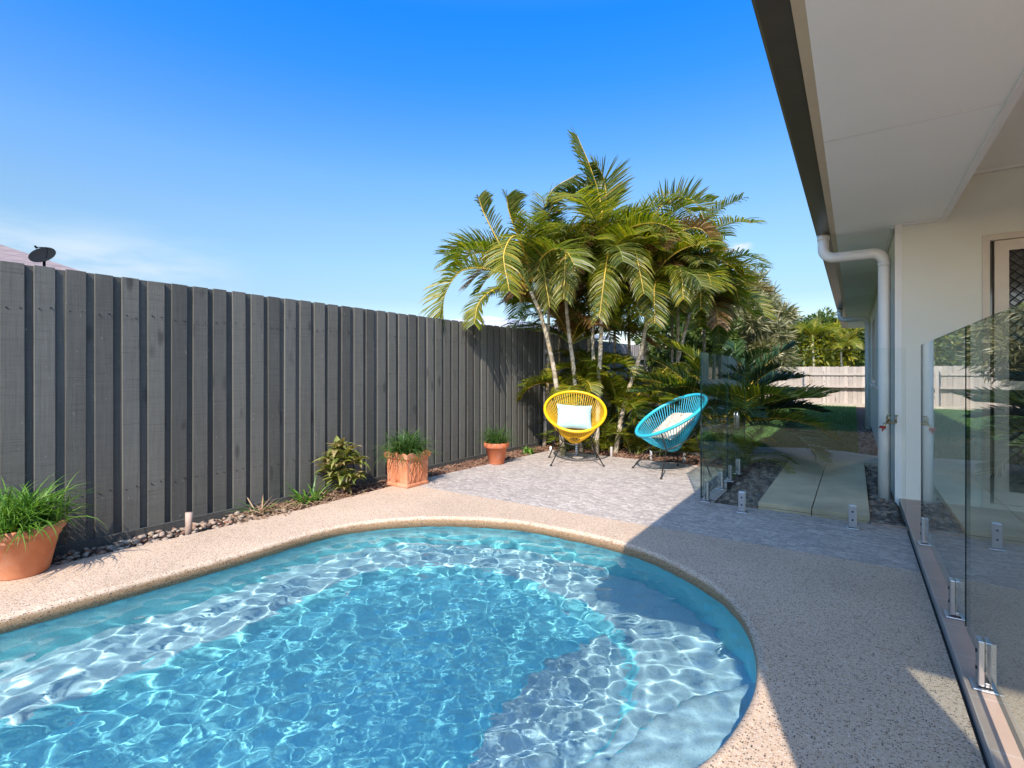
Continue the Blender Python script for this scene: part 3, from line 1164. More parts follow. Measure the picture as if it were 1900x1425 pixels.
mb.build('front_palings', [M['fence'], M['black']], fence, bevel=0.0012, world=True)
mbb.build('rear_palings', M['fence_back'], fence, world=True)
mb = MB(); mb.box((FX + 0.0205, -3.6, -0.05), (FX + 0.040, 7.05, 0.035))
mb.build('bottom_board', M['fence_back'], fence, bevel=0.002, world=True)
mb = MB()
for zz in (0.3, 1.5): mb.box((FX - 0.06, -3.6, zz), (FX - 0.0205, 7.05, zz + 0.08))
mb.build('rail', M['fence_back'], fence, world=True)


def pale_fence(name, x0, y0, x1, y1, zt, zb, mat, label, rail_z=(), seed=1, ledge=None, posts=2.4):
    """lapped paling fence from (x0,y0) to (x1,y1)"""
    r = random.Random(seed)
    root = thing(name, (x0, y0, zb), label, 'fence')
    L = math.hypot(x1 - x0, y1 - y0); ux, uy = (x1 - x0) / L, (y1 - y0) / L
    nx, ny = uy, -ux
    def at(s, o, z): return (x0 + ux * s + nx * o, y0 + uy * s + ny * o, z)
    def bx(mb, s0, s1, o0, o1, z0, z1):
        vs = [at(s0, o0, z0), at(s1, o0, z0), at(s1, o1, z0), at(s0, o1, z0), at(s0, o0, z1), at(s1, o0, z1), at(s1, o1, z1), at(s0, o1, z1)]
        mb.add(vs, [(0, 3, 2, 1), (4, 5, 6, 7), (0, 1, 5, 4), (1, 2, 6, 5), (2, 3, 7, 6), (3, 0, 4, 7)])
    mb = MB(); s = 0
    while s < L:
        w = r.uniform(0.095, 0.105)
        bx(mb, s, min(L, s + w), 0.0, r.uniform(0.014, 0.02), zb, zt + r.uniform(-0.012, 0.01))
        bx(mb, s + w * 0.8, min(L, s + 0.15), -0.018, -0.002, zb, zt + r.uniform(-0.012, 0.01))
        s += 0.13
    mb.build('palings', mat, root, world=True)
    if rail_z:
        mb = MB()
        for z_ in rail_z: bx(mb, 0, L, 0.022, 0.06, z_, z_ + 0.07)
        mb.build('rail', mat, root, world=True)
    if ledge:
        mb = MB(); bx(mb, 0, L, 0.022, 0.16, ledge, ledge + 0.05)
        mb.build('ledge', M['fence_far'], root, world=True)
        s = 0.3
        while s < L:
            mb = MB(); bx(mb, s, s + 0.09, 0.162, 0.24, zb, zt - 0.03); s += posts
            mb.build('post', mat, root, world=True)
    return root


pale_fence('paling_fence', -4.2, 7.07, -4.2, 21.3, 1.78, -0.1, M['fence_pale'], 'weathered unpainted grey fence continuing beyond the dark fence behind the palms', (1.45,), 5)
pale_fence('paling_fence', -4.2, 21.32, 4.0, 21.32, 1.36, -0.1, M['fence_far'], 'sunlit pale timber fence with posts and ledge at the back of the lawn', (1.05,), 9, ledge=0.62)

pale_fence('paling_fence', 5.0, -4.75, -4.2, -4.75, 1.80, -0.1, M['fence'], 'dark grey fence closing the yard behind the pool, seen only mirrored in the glass', (1.45,), 15)

# ------------------------------------------------------------------ glass pool fence
GZ = 1.31


def pane_mb(w, h, t=0.012):
    mb = MB()
    # faces 0, clear; edges 1, green
    vs = [(0, -t / 2, 0), (w, -t / 2, 0), (w, t / 2, 0), (0, t / 2, 0), (0, -t / 2, h), (w, -t / 2, h), (w, t / 2, h), (0, t / 2, h)]
    mb.add(vs, [(0, 1, 5, 4), (2, 3, 7, 6)], 0)
    mb.add(vs, [(0, 3, 2, 1), (4, 5, 6, 7), (1, 2, 6, 5), (3, 0, 4, 7)], 1)
    return mb


def spigot(parent, x, zb):
    """split post clamp with square base plate; local frame: pane runs along x"""
    mb = MB()
    for s in (-1, 1):
        y0, y1 = (0.0065, 0.024) if s > 0 else (-0.024, -0.0065)
        mb.box((x - 0.025, y0, zb + 0.012), (x + 0.025, y1, zb + 0.168))
    mb.box((x - 0.025, -0.0065, zb + 0.012), (x + 0.025, 0.0065, zb + 0.028))
    o = mb.build('spigot', M['steel'], parent, bevel=0.003)
    b = MB(); b.box((x - 0.040, -0.040, zb), (x + 0.040, 0.040, zb + 0.008))
    b.build('base_plate', M['steel'], o, bevel=0.003)
    for zz in (0.065, 0.125):
        b = MB(); b.tube([(x, -0.0275, zb + zz), (x, 0.0275, zb + zz)], 0.007, 10)
        b.build('bolt', M['black'], o)
    return o


def glass_panel(x, y, rz, w, spig, label, name='glass_fence', zb=0.0, zt=GZ, gm='glass'):
    root = thing(name, (x, y, 0), label, 'glass panel', 'frameless glass panels of the pool fence', rz)
    p = pane_mb(w, zt - (zb + 0.065)).build('pane', [M[gm], M['glass_edge']], root)
    p.location = (0, 0, zb + 0.065)
    for s in spig: spigot(root, s, zb)
    return root


# across the path
glass_panel(-1.055, 4.435, 0, 1.35, (0.30, 1.045), 'wide clear glass panel standing across the end of the concrete path', gm='glass_front')
# along the bed (runs away from the pool)
glass_panel(-1.08, 4.45, PI / 2, 1.06, (0.18, 0.76), 'clear glass panel beside the blue chair, nearer one of the side pair')
gt = glass_panel(-1.08, 5.53, PI / 2, 0.98, (0.10, 0.57), 'clear glass panel behind the blue chair side pane, with a small arched latch', name='glass_gate')
mb = MB()
mb.tube([(0.40, -0.02, 0.52)] + [(0.40 + 0.045 - 0.045 * math.cos(a), -0.02, 0.66 + 0.05 * math.sin(a)) for a in [PI * i / 10 for i in range(11)]] + [(0.49, -0.02, 0.52)], 0.006, 8)
mb.build('latch', M['steel'], gt)
# along the verandah (right of frame)
glass_panel(0.38, 2.735, PI / 2, 1.645, (0.265, 1.425), 'tall clear glass panel on the verandah edge, far one with two steel clamps', zb=0.035, zt=1.325)
glass_panel(0.38, 0.75, PI / 2, 1.955, (0.35, 1.63), 'tall clear glass panel on the verandah edge, nearest one at the right of frame', zb=0.035, zt=1.325)

# ------------------------------------------------------------------ house
house = thing('house', (2.5, 8.0, -0.1), 'cream rendered house with wide white eaves and verandah along the right side', 'house')
SZ = 2.44        # soffit height
WX = 0.30        # long wall
HY = 5.56        # end wall facing the pool
YE = 0.08       # near end of the roof
YF = 17.2        # far end of the house


def part(mb, name, mats, bevel=0.0, parent=None):
    o = mb.build(name, mats, None, bevel=bevel)
    p = parent or house
    o.parent = p
    L = Vector(p.location)
    q = p.parent
    while q is not None:
        L += Vector(q.location); q = q.parent
    o.location = -L if p is house else (0, 0, 0)
    return o


# walls with window openings on the long side (windows: y0, y1, z0, z1)
WIN = [(7.6, 9.2, 0.95, 2.15), (10.6, 12.0, 0.95, 2.15), (13.6, 14.8, 0.95, 2.15)]
mb = MB()
ys = [HY + 0.003]
for w in WIN: ys += [w[0], w[1]]
ys.append(YF)
T = 0.14
for i in range(0, len(ys), 2):
    mb.box((WX, ys[i], -0.12), (WX + T, ys[i + 1], SZ + 0.02))
for w in WIN:
    mb.box((WX, w[0], -0.12), (WX + T, w[1], w[2])); mb.box((WX, w[0], w[3]), (WX + T, w[1], SZ + 0.02))
mb.box((WX, YF - T, -0.12), (6.0, YF, SZ + 0.02))
# end wall with door opening 0.86..2.7, z 0.035..2.26
DX0, DX1, DZ = 0.865, 2.75, 2.26
mb.box((WX, HY, -0.12), (DX0, HY + T, 2.79)); mb.box((DX1, HY, -0.12), (6.0, HY + T, 2.79)); mb.box((DX0, HY, DZ), (DX1, HY + T, 2.79))
# wing wall closing the verandah on the right, far from the pool
mb.box((4.6, YE + 0.4, 0.0), (4.75, HY, 2.79))
part(mb, 'wall', M['wall'])
# corner trim
mb = MB(); mb.box((WX - 0.004, HY - 0.004, -0.12), (WX + 0.045, HY - 0.0005, SZ)); mb.box((WX - 0.004, HY - 0.0005, -0.12), (WX - 0.0005, HY + 0.045, SZ))
part(mb, 'corner_trim', M['trim'])
# verandah pier
mb = MB(); mb.box((0.48, -0.10, 0.035), (0.92, 0.33, SZ - 0.002))
part(mb, 'pier', M['wall'], 0.004)
# soffit: sheets with fine cover strips
mb = MB()
mb.box((-0.143, YE, SZ), (0.63, HY - 0.0, SZ + 0.012))
mb.box((-0.143, HY, SZ), (WX - 0.0, YF + 0.45, SZ + 0.012))
part(mb, 'soffit', M['soffit'])
mb = MB()
for yy in (3.33, 0.93): mb.box((-0.143, yy, SZ - 0.004), (0.60, yy + 0.018, SZ - 0.0005))
for yy in (7.96, 10.36, 12.76, 15.16): mb.box((-0.143, yy, SZ - 0.004), (WX - 0.032, yy + 0.018, SZ - 0.0005))
mb.box((WX - 0.03, HY + 0.05, SZ - 0.02), (WX - 0.0045, YF, SZ - 0.0005))
part(mb, 'soffit_strip', M['trim'])
# bead along the verandah opening and across the end wall
mb = MB(); mb.box((0.602, YE, SZ - 0.018), (0.640, HY - 0.002, SZ - 0.0008)); mb.box((WX + 0.05, HY - 0.03, SZ - 0.018), (0.601, HY - 0.0045, SZ - 0.0008))
part(mb, 'verandah_bead', M['trim'], 0.002)
mb = MB(); mb.box((0.618, 0.535, SZ + 0.0125), (0.63, HY - 0.001, 2.80)); mb.box((0.6305, YE, SZ), (4.6, 0.534, SZ + 0.012))
part(mb, 'bulkhead', M['soffit'])
mb = MB(); mb.box((0.632, 0.55, 2.79), (4.7, HY + 0.1, 2.805)); mb.box((0.632, 0.535, SZ), (4.6, 0.548, 2.80)); mb.box((0.632, HY - 0.03, 2.765), (4.6, HY - 0.0045, 2.789), 1)
part(mb, 'verandah_ceiling', [M['soffit'], M['trim']])
# fascia and quad gutter (long side + near end)
mb = MB(); mb.box((-0.186, YE - 0.04, SZ + 0.005), (-0.1435, YF + 0.5, SZ + 0.14)); mb.box((-0.1435, YE - 0.04, SZ + 0.005), (4.7, YE - 0.001, SZ + 0.14))
part(mb, 'fascia', M['fascia'])
gp = [(-0.188, 2.455), (-0.292, 2.458), (-0.304, 2.466), (-0.304, 2.520), (-0.296, 2.530), (-0.300, 2.545), (-0.316, 2.556), (-0.318, 2.580), (-0.310, 2.582), (-0.306, 2.562), (-0.288, 2.549), (-0.292, 2.522), (-0.292, 2.476), (-0.284, 2.469), (-0.196, 2.467), (-0.196, 2.575), (-0.188, 2.575)]
mb = MB()
n = len(gp)
y0, y1 = YE - 0.15, YF + 0.6
mb.add([(x, y0, z) for x, z in gp] + [(x, y1, z) for x, z in gp],
       [tuple(range(n)), tuple(range(2 * n - 1, n - 1, -1))] + [(i, n + i, n + (i + 1) % n, (i + 1) % n) for i in range(n)])
mb.box((-0.3035, y0 - 0.003, 2.458), (-0.186, y0 - 0.0002, 2.58))
mb.box((-0.185, YE - 0.16, 2.457), (4.8, YE - 0.042, 2.58))
part(mb, 'gutter', M['gutter'])
# hip roof
px0, px1, py0, py1 = -0.22, 8.4, YE - 0.10, YF + 0.55
rz0 = 2.585; slope = 0.42; hw = (px1 - px0) / 2
rh = rz0 + slope * hw
xm = (px0 + px1) / 2
mb = MB()
vs = [(px0, py0, rz0), (px1, py0, rz0), (px1, py1, rz0), (px0, py1, rz0), (xm, py0 + hw, rh), (xm, py1 - hw, rh)]
mb.add(vs, [(0, 1, 4), (1, 2, 5, 4), (2, 3, 5), (3, 0, 4, 5)])
part(mb, 'roof', M['roof'])

# windows on the long wall
for (a, b, c, d) in WIN:
    f = MB()
    x0 = WX - 0.012; x1 = WX + 0.06
    f.box((x0, a, c), (x1, a + 0.05, d)); f.box((x0, b - 0.05, c), (x1, b, d))
    f.box((x0, a + 0.05, c), (x1, b - 0.05, c + 0.05)); f.box((x0, a + 0.05, d - 0.05), (x1, b - 0.05, d))
    f.box((x0 + 0.01, (a + b) / 2 - 0.025, c + 0.05), (x1 - 0.01, (a + b) / 2 + 0.025, d - 0.05))
    w = part(f, 'window', M['frame'])
    g_ = MB(); g_.box((WX + 0.03, a + 0.051, c + 0.051), (WX + 0.036, b - 0.051, d - 0.051))
    part(g_, 'window_glass', M['dark_glass'], parent=w)
    s_ = MB(); s_.box((WX - 0.05, a - 0.03, c - 0.045), (WX - 0.0005, b + 0.03, c - 0.003))
    part(s_, 'window_sill', M['trim'], parent=w)

# sliding security door in the end wall
f = MB()
y0 = HY - 0.012
f.box((DX0, y0, 0.036), (DX0 + 0.045, HY + 0.08, DZ)); f.box((DX1 - 0.045, y0, 0.036), (DX1, HY + 0.08, DZ))
f.box((DX0 + 0.045, y0, DZ - 0.05), (DX1 - 0.045, HY + 0.08, DZ))
f.box((DX0 + 0.045, y0, 0.036), (DX1 - 0.045, HY + 0.08, 0.075))
door = part(f, 'door_frame', M['frame'])
f = MB()
sx0 = DX0 + 0.075
sx1 = sx0 + 0.88
f.box((sx0, HY + 0.004, 0.08), (sx0 + 0.085, HY + 0.034, DZ - 0.055)); f.box((sx1 - 0.085, HY + 0.004, 0.08), (sx1, HY + 0.034, DZ - 0.055))
f.box((sx0 + 0.085, HY + 0.004, 0.08), (sx1 - 0.085, HY + 0.034, 0.18)); f.box((sx0 + 0.085, HY + 0.004, DZ - 0.14), (sx1 - 0.085, HY + 0.034, DZ - 0.055))
f.box((sx0 + 0.085, HY + 0.004, 1.0), (sx1 - 0.085, HY + 0.034, 1.07))
part(f, 'security_door', M['frame'], parent=door)
# diamond grille
f = MB()
gx0, gx1 = sx0 + 0.085, sx1 - 0.085
for (gz0, gz1) in ((0.18, 1.0), (1.07, DZ - 0.14)):
    hgt = gz1 - gz0; wd = gx1 - gx0
    for sgn in (1, -1):
        o = -hgt
        while o < wd:
            # line x = gx0 + o + t (t = 0..hgt), clipped to the opening
            t0 = max(0, -o); t1 = min(hgt, wd - o)
            if t1 - t0 > 0.01:
                za, zb_ = (gz0 + t0, gz0 + t1) if sgn > 0 else (gz1 - t0, gz1 - t1)
                f.tube([(gx0 + o + t0, HY + 0.019 + 0.002 * sgn, za), (gx0 + o + t1, HY + 0.019 + 0.002 * sgn, zb_)], 0.0045, 5)
            o += 0.070
part(f, 'door_grille', M['black'], parent=door)
f = MB(); f.box((DX0 + 0.046, HY + 0.05, 0.076), (DX1 - 0.046, HY + 0.058, DZ - 0.051))
part(f, 'door_glass', M['dark_glass'], parent=door)


def downpipe(y, name='downpipe'):
    f = MB()
    x = 0.225; r_ = 0.047
    pts = [(-0.245, y, 2.462), (-0.245, y, 2.36)]
    pts += [(-0.245 + 0.09 * (1 - math.cos(a)), y, 2.32 - 0.09 * math.sin(a)) for a in [PI / 2 * i / 6 for i in range(7)]]
    pts += [(x - 0.09 + 0.09 * math.sin(a), y, 2.23 - 0.09 * (1 - math.cos(a))) for a in [PI / 2 * i / 6 for i in range(7)]]
    pts += [(x, y, 1.2), (x, y, -0.06)]
    f.tube(pts, r_, 20)
    o = part(f, name, M['pipe'])
    for tp_, rr_ in (([(-0.245, y, 2.40), (-0.245, y, 2.462)], 0.051), ([(x, y, 2.10), (x, y, 2.14)], 0.0495)):
        b = MB(); b.tube(tp_, rr_, 20)
        part(b, 'pipe_collar', M['pipe'], parent=o)


downpipe(5.66)
downpipe(12.4)
# thin vent pipe on the wall
f = MB(); f.tube([(0.262, 5.60 + 0.24, -0.03), (0.262, 5.84, 1.92)], 0.018, 12); f.tube([(0.262, 5.84, 1.90), (0.262, 5.84, 1.95)], 0.024, 12)
part(f, 'vent_pipe', M['pipe'])

# garden tap on the wall beside the downpipe
tap = thing('garden_tap', (0.27, 5.52, 0.68), 'small brass garden tap with dark red handle on the wall corner by the downpipe', 'tap')
f = MB()
f.tube([(0.035, 0.045, 0.02), (-0.02, -0.03, 0.02), (-0.05, -0.05, 0.01), (-0.055, -0.055, -0.04)], [0.012, 0.011, 0.011, 0.010], 10)
f.build('tap_body', M['brass'], tap)
f = MB(); f.tube([(-0.035, -0.042, 0.02), (-0.035, -0.042, 0.075)], 0.006, 8); f.build('tap_stem', M['brass'], tap)
f = MB(); f.tube([(-0.065, -0.06, -0.008), (-0.065, -0.06, -0.028)], [0.022, 0.026], 12); f.box((-0.071, -0.066, -0.055), (-0.059, -0.054, -0.028)); f.build('tap_handle', M['red'], tap)
for dx in (0.0, 0.05):
    f = MB(); f.tube([(dx - 0.02, -0.03, 0.03), (dx - 0.02, -0.03, 0.085)], 0.008, 8); f.tube([(dx - 0.035, -0.03, 0.085), (dx - 0.005, -0.03, 0.085)], 0.005, 6); f.build('tap_valve', M['brass'], tap)

# ------------------------------------------------------------------ neighbours


def hip_house(name, label, x0, x1, y0, y1, ze, slope, rmat, seed=1):
    r0 = thing(name, ((x0 + x1) / 2, (y0 + y1) / 2, -0.1), label, 'house', None)
    def pt(mb, nm, mats):
        o = mb.build(nm, mats, r0, world=True); return o
    mb = MB(); mb.box((x0 + 0.5, y0 + 0.5, -0.1), (x1 - 0.5, y1 - 0.5, ze - 0.01)); pt(mb, 'wall', M['wall'])
    hw = min(x1 - x0, y1 - y0) / 2
    h = ze + slope * hw
    mb = MB()
    if x1 - x0 <= y1 - y0:
        xm = (x0 + x1) / 2
        vs = [(x0, y0, ze), (x1, y0, ze), (x1, y1, ze), (x0, y1, ze), (xm, y0 + hw, h), (xm, y1 - hw, h)]
        fs = [(0, 1, 4), (1, 2, 5, 4), (2, 3, 5), (3, 0, 4, 5), (3, 2, 1, 0)]
    else:
        ym = (y0 + y1) / 2
        vs = [(x0, y0, ze), (x1, y0, ze), (x1, y1, ze), (x0, y1, ze), (x0 + hw, ym, h), (x1 - hw, ym, h)]
        fs = [(0, 1, 5, 4), (1, 2, 5), (2, 3, 4, 5), (3, 0, 4), (3, 2, 1, 0)]
    mb.add(vs, fs); pt(mb, 'roof', rmat)
    mb = MB()
    mb.box((x0 - 0.08, y0 - 0.08, ze - 0.16), (x1 + 0.08, y0 - 0.002, ze - 0.002)); mb.box((x0 - 0.08, y1 + 0.002, ze - 0.16), (x1 + 0.08, y1 + 0.08, ze - 0.002))
    mb.box((x1 + 0.002, y0 - 0.002, ze - 0.16), (x1 + 0.08, y1 + 0.002, ze - 0.002))
    pt(mb, 'gutter', rmat)
    return r0


hip_house('house', 'neighbouring house with brown tiled hip roof showing above the fence at far left', -21.5, -13.5, -9.0, 4.1, 3.17, 0.48, M['roof_brown'])
hip_house('house', 'neighbouring house with pale lilac metal roof just above the fence left of the palms', -19.0, -9.6, 14.2, 22.0, 2.85, 0.22, M['roof_zinc'])

# satellite dish
dp = P(82, 497, 9.6)
dish = thing('satellite_dish', dp, 'round black satellite dish on a short mast above the left end of the fence', 'satellite dish')
nrm = Vector((0.55, -0.60, 0.58)).normalized()
c0 = Vector((-0.05, 0, 0.23))
f = MB()
q = nrm.to_track_quat('Z', 'Y')
rings_ = []
vs = []; NR = 7; NA = 28
for s in (0, 1):
    for i in range(NR):
        r_ = 0.21 * i / (NR - 1)
        for k in range(NA):
            a = 2 * PI * k / NA
            vs.append(c0 + q @ Vector((r_ * math.cos(a) * 1.05, r_ * math.sin(a), 0.9 * r_ * r_ - s * 0.006)))
fs = []
for s in (0, 1):
    for i in range(NR - 1):
        for k in range(NA):
            k2 = (k + 1) % NA; b = s * NR * NA
            fs.append((b + i * NA + k, b + i * NA + k2, b + (i + 1) * NA + k2, b + (i + 1) * NA + k))
f.add(vs, fs, 0, True)
f.build('reflector', M['dish'], dish)
f = MB(); f.tube([(0, 0, -0.9), (0, 0, 0.12), tuple(c0 - nrm * 0.05)], 0.022, 10); f.build('mast', M['dish'], dish)
f = MB(); f.tube([tuple(c0 + q @ Vector((0, 0.20, 0.04))), tuple(c0 + nrm * 0.22)], 0.008, 8); f.tube([tuple(c0 + nrm * 0.20), tuple(c0 + nrm * 0.25)], 0.018, 10)
f.build('receiver_arm', M['dish'], dish)

# ------------------------------------------------------------------ plants
UP = Vector((0, 0, 1))


def frond(mb, pts, n, L, mi, mr, vang=0.55, fwd=0.55, droop=0.35, w=0.016, r0=0.014, rnd=random, bare=0.12, twist=0.0, prof=None):
    """feather leaf: rachis through pts, n leaflets per side of length L"""
    N = 22
    c = bez(pts, N)
    mb.tube(c, [r0 * (1 - 0.82 * i / (N - 1)) for i in range(N)], 5, mr, cap=False)
    S0 = None
    for k in range(n):
        t = bare + (1 - bare) * (k + 0.5) / n
        f = t * (N - 1); i = min(int(f), N - 2); g = f - i
        p = c[i].lerp(c[i + 1], g)
        T = (c[i + 1] - c[i]).normalized()
        S = T.cross(UP)
        if S.length < 0.25:
            S = S0 if S0 is not None else T.orthogonal()
        S = (S - T * S.dot(T)).normalized()
        if S0 is not None:
            if S.dot(S0) < 0: S = -S
            S = (S * 0.35 + S0 * 0.65); S = (S - T * S.dot(T)).normalized()
        S0 = S.copy()
        Nn = S.cross(T)
        if twist:
            S, Nn = (S * math.cos(twist) + Nn * math.sin(twist)), (Nn * math.cos(twist) - S * math.sin(twist))
        pr = prof(t) if prof else math.sin(PI * min(1, (0.12 + 0.80 * t))) ** 0.5
        for side in (-1, 1):
            l = L * pr * rnd.uniform(0.85, 1.1)
            if l < 0.02: continue
            va = vang + rnd.uniform(-0.18, 0.18)
            fw = fwd * (0.6 + 0.9 * t) + rnd.uniform(-0.08, 0.08)
            d = (S * side * math.cos(va) + Nn * math.sin(va) + T * fw).normalized()
            W = T - d * T.dot(d)
            W = (W.normalized() + Nn * 0.4 * rnd.uniform(-1, 1)).normalized() * (w * rnd.uniform(0.8, 1.15))
            m1 = p + d * l * 0.45 - UP * l * droop * 0.12
            m2 = p + d * l * 0.78 - UP * l * droop * 0.38
            tip = p + d * l - UP * l * droop * 0.75
            vs = [p - W * 0.35, p + W * 0.35, m1 + W * 0.5, m1 - W * 0.5, m2 + W * 0.36, m2 - W * 0.36, tip]
            mb.add(vs, [(0, 1, 2, 3), (3, 2, 4, 5), (5, 4, 6)], mi)


def arc(p, az, el, length, bend, n=7):
    """rachis curve that starts at elevation el and bends down"""
    out = [Vector(p)]
    e = el
    st_ = length / (n - 1)
    for i in range(n - 1):
        d = Vector((math.cos(az) * math.cos(e), math.sin(az) * math.cos(e), math.sin(e)))
        out.append(out[-1] + d * st_)
        e -= bend / (n - 1) * (0.5 + 1.0 * i / (n - 1))
    return out


GOLD = [M['lf_green'], M['lf_yellow'], M['lf_brown'], M['lf_olive'], M['rachis'], M['rachis_g'], M['lf_dark']]


def palm(trunk_px, label, seed, fronds, nrand, length=1.35, group='golden cane palms in the clump', rr=0.032, leafL=0.42, el_rng=(0.5, 1.35), mats=(0, 0, 1, 3), name='palm_tree', avoid=None):
    r = random.Random(seed)
    tp = [P(*q) if not isinstance(q, Vector) else q for q in trunk_px]
    base = tp[0].copy(); base.z = min(base.z, -0.03)
    root = thing(name, (base.x, base.y, -0.03), label, 'palm tree', group)
    tp[0] = base
    c = bez(tp, 16)
    mb = MB()
    mb.tube(c, [rr * (1.15 - 0.35 * i / 15) * (1.35 if i == 0 else 1) for i in range(16)], 10, 0)
    # leaf bases: smooth yellow green crownshaft
    topd = (c[-1] - c[-3]).normalized()
    cs = [c[-1], c[-1] + topd * 0.12, c[-1] + topd * 0.26, c[-1] + topd * 0.40]
    mb.tube(cs, [rr * 0.85, rr * 1.15, rr * 0.9, rr * 0.4], 10, 1)
    mb.build('trunk', [M['bark'], M['rachis_g']], root, world=True)
    mb = MB()
    head = cs[1]
    for fd in fronds:
        pts = [P(*q) for q in fd['p']]
        frond(mb, pts, fd.get('n', 58), fd.get('L', leafL), fd.get('m', 0), fd.get('r', 4), fd.get('v', 0.6), fd.get('f', 0.5), fd.get('d', 0.35), fd.get('w', 0.020), 0.016, r, fd.get('b', 0.15), fd.get('t', 0.0))
    a0 = r.uniform(0, 6.28)
    for i in range(nrand):
        az = a0 + i * 2.4 + r.uniform(-0.3, 0.3)
        el = r.uniform(*el_rng)
        l = length * r.uniform(0.8, 1.15)
        frond(mb, arc(head, az, el, l, r.uniform(1.4, 2.6)), 60, leafL * r.uniform(0.85, 1.1), r.choice(mats), r.choice((4, 5)), r.uniform(0.2, 0.7), 0.5, r.uniform(0.3, 0.6), 0.019, 0.014, r, 0.16)
    mb.build('crown', GOLD, root, world=True)
    return root


F = lambda *p, **k: dict(p=p, **k)
palm([(1046, 850, 7.0), (1030, 700, 7.0), (1008, 600, 6.95), (985, 540, 6.9)], 'leftmost leaning palm with bare ringed trunk and a frond arching over the dark fence', 31, [
    F((985, 535, 6.9), (930, 505, 6.7), (862, 500, 6.5), (826, 545, 6.35), (822, 600, 6.3), m=1, v=0.75, n=66, L=.40),
    F((980, 530, 6.9), (940, 475, 6.7), (900, 400, 6.6), (888, 366, 6.55), m=3, v=0.5, n=56, L=.34),
    F((988, 520, 6.9), (965, 450, 6.8), (945, 395, 6.7), (940, 365, 6.6), m=3, v=0.7, n=56, L=.42, t=.6),
    F((980, 540, 6.9), (920, 470, 7.0), (870, 455, 7.1), (846, 480, 7.2), m=0, v=0.6, L=.32),
    F((975, 545, 6.9), (925, 535, 6.7), (890, 560, 6.5), (880, 600, 6.4), m=1, v=0.3, L=.28),
    F((990, 520, 6.9), (960, 440, 6.4), (935, 470, 6.0), (945, 540, 5.8), m=1, v=0.2, L=.30, n=50),
], 10)
palm([(1078, 850, 7.3), (1066, 700, 7.35), (1056, 620, 7.4), (1050, 560, 7.4)], 'second palm from the dark fence with slim white trunk and grey green fan fronds', 32, [
    F((1050, 545, 7.4), (1010, 440, 7.3), (1020, 360, 7.2), (1068, 325, 7.1), m=3, v=0.5, n=62, L=.42),
    F((1050, 540, 7.4), (1020, 480, 7.0), (1010, 500, 6.6), (1020, 570, 6.4), m=3, v=0.15, n=60, L=.25, d=.8, w=.014),
    F((1050, 545, 7.4), (1060, 470, 6.9), (1050, 470, 6.5), (1046, 555, 6.2), m=1, v=0.1, n=72, L=.27, f=.45, d=.8, w=.014),
], 12)
palm([(1106, 850, 7.1), (1112, 700, 7.15), (1116, 600, 7.2), (1120, 470, 7.25)], 'tallest central palm with pale straight trunk and one upright spear frond', 33, [
    F((1118, 440, 7.2), (1115, 380, 7.2), (1095, 310, 7.15), (1070, 250, 7.1), m=0, v=0.3, n=60, L=.50, f=.55, t=0.5, d=.1, w=.028),
    F((1118, 440, 7.2), (1125, 380, 7.3), (1120, 330, 7.3), (1100, 300, 7.3), m=3, v=0.2, n=62, L=.50, f=.35, d=.1, w=.024),
    F((1120, 450, 7.2), (1090, 380, 7.2), (1040, 370, 7.1), (1000, 420, 7.0), m=6, v=0.5, n=56, L=.36),
    F((1120, 470, 7.2), (1100, 420, 7.3), (1080, 430, 7.0), (1070, 500, 6.7), m=2, v=0.2, n=56, L=.30),
    F((1120, 500, 7.2), (1128, 470, 6.9), (1122, 510, 6.5), (1112, 590, 6.3), m=1, v=0.1, n=72, L=.26, f=.45, d=.8, w=.014),
], 8, length=1.4, el_rng=(0.0, 0.9))
palm([(1100, 850, 7.5), (1102, 700, 7.5), (1100, 620, 7.5), (1108, 540, 7.5)], 'slender grey palm stem standing just behind the central palm', 34, [
    F((1108, 530, 7.5), (1140, 430, 7.5), (1180, 400, 7.4), (1215, 440, 7.2), m=0, v=0.5, L=.36),
], 11, rr=0.026)
palm([(1140, 850, 7.3), (1160, 745, 7.35), (1190, 650, 7.5), (1205, 560, 7.6)], 'palm leaning right with yellow lichened trunk and arching right hand fronds', 35, [
    F((1160, 500, 7.5), (1190, 430, 7.5), (1235, 378, 7.5), (1285, 372, 7.5), (1312, 420, 7.5), m=3, v=1.05, n=58, L=.38, t=0.0, f=.3, d=.1),
    F((1180, 520, 7.5), (1215, 470, 7.4), (1262, 430, 7.3), (1300, 425, 7.2), (1330, 460, 7.1), m=2, v=0.8, n=62, L=.34),
    F((1190, 540, 7.5), (1240, 480, 7.3), (1290, 455, 7.1), (1335, 465, 7.0), m=1, v=0.6, n=46, L=.30),
    F((1190, 540, 7.5), (1175, 470, 7.1), (1180, 470, 6.7), (1195, 545, 6.4), m=1, v=0.1, n=72, L=.27, f=.45, d=.8, w=.014),
    F((1195, 550, 7.5), (1240, 500, 7.2), (1262, 500, 6.9), (1268, 555, 6.7), m=1, v=0.15, n=66, L=.25, d=.8, w=.014),
], 12)
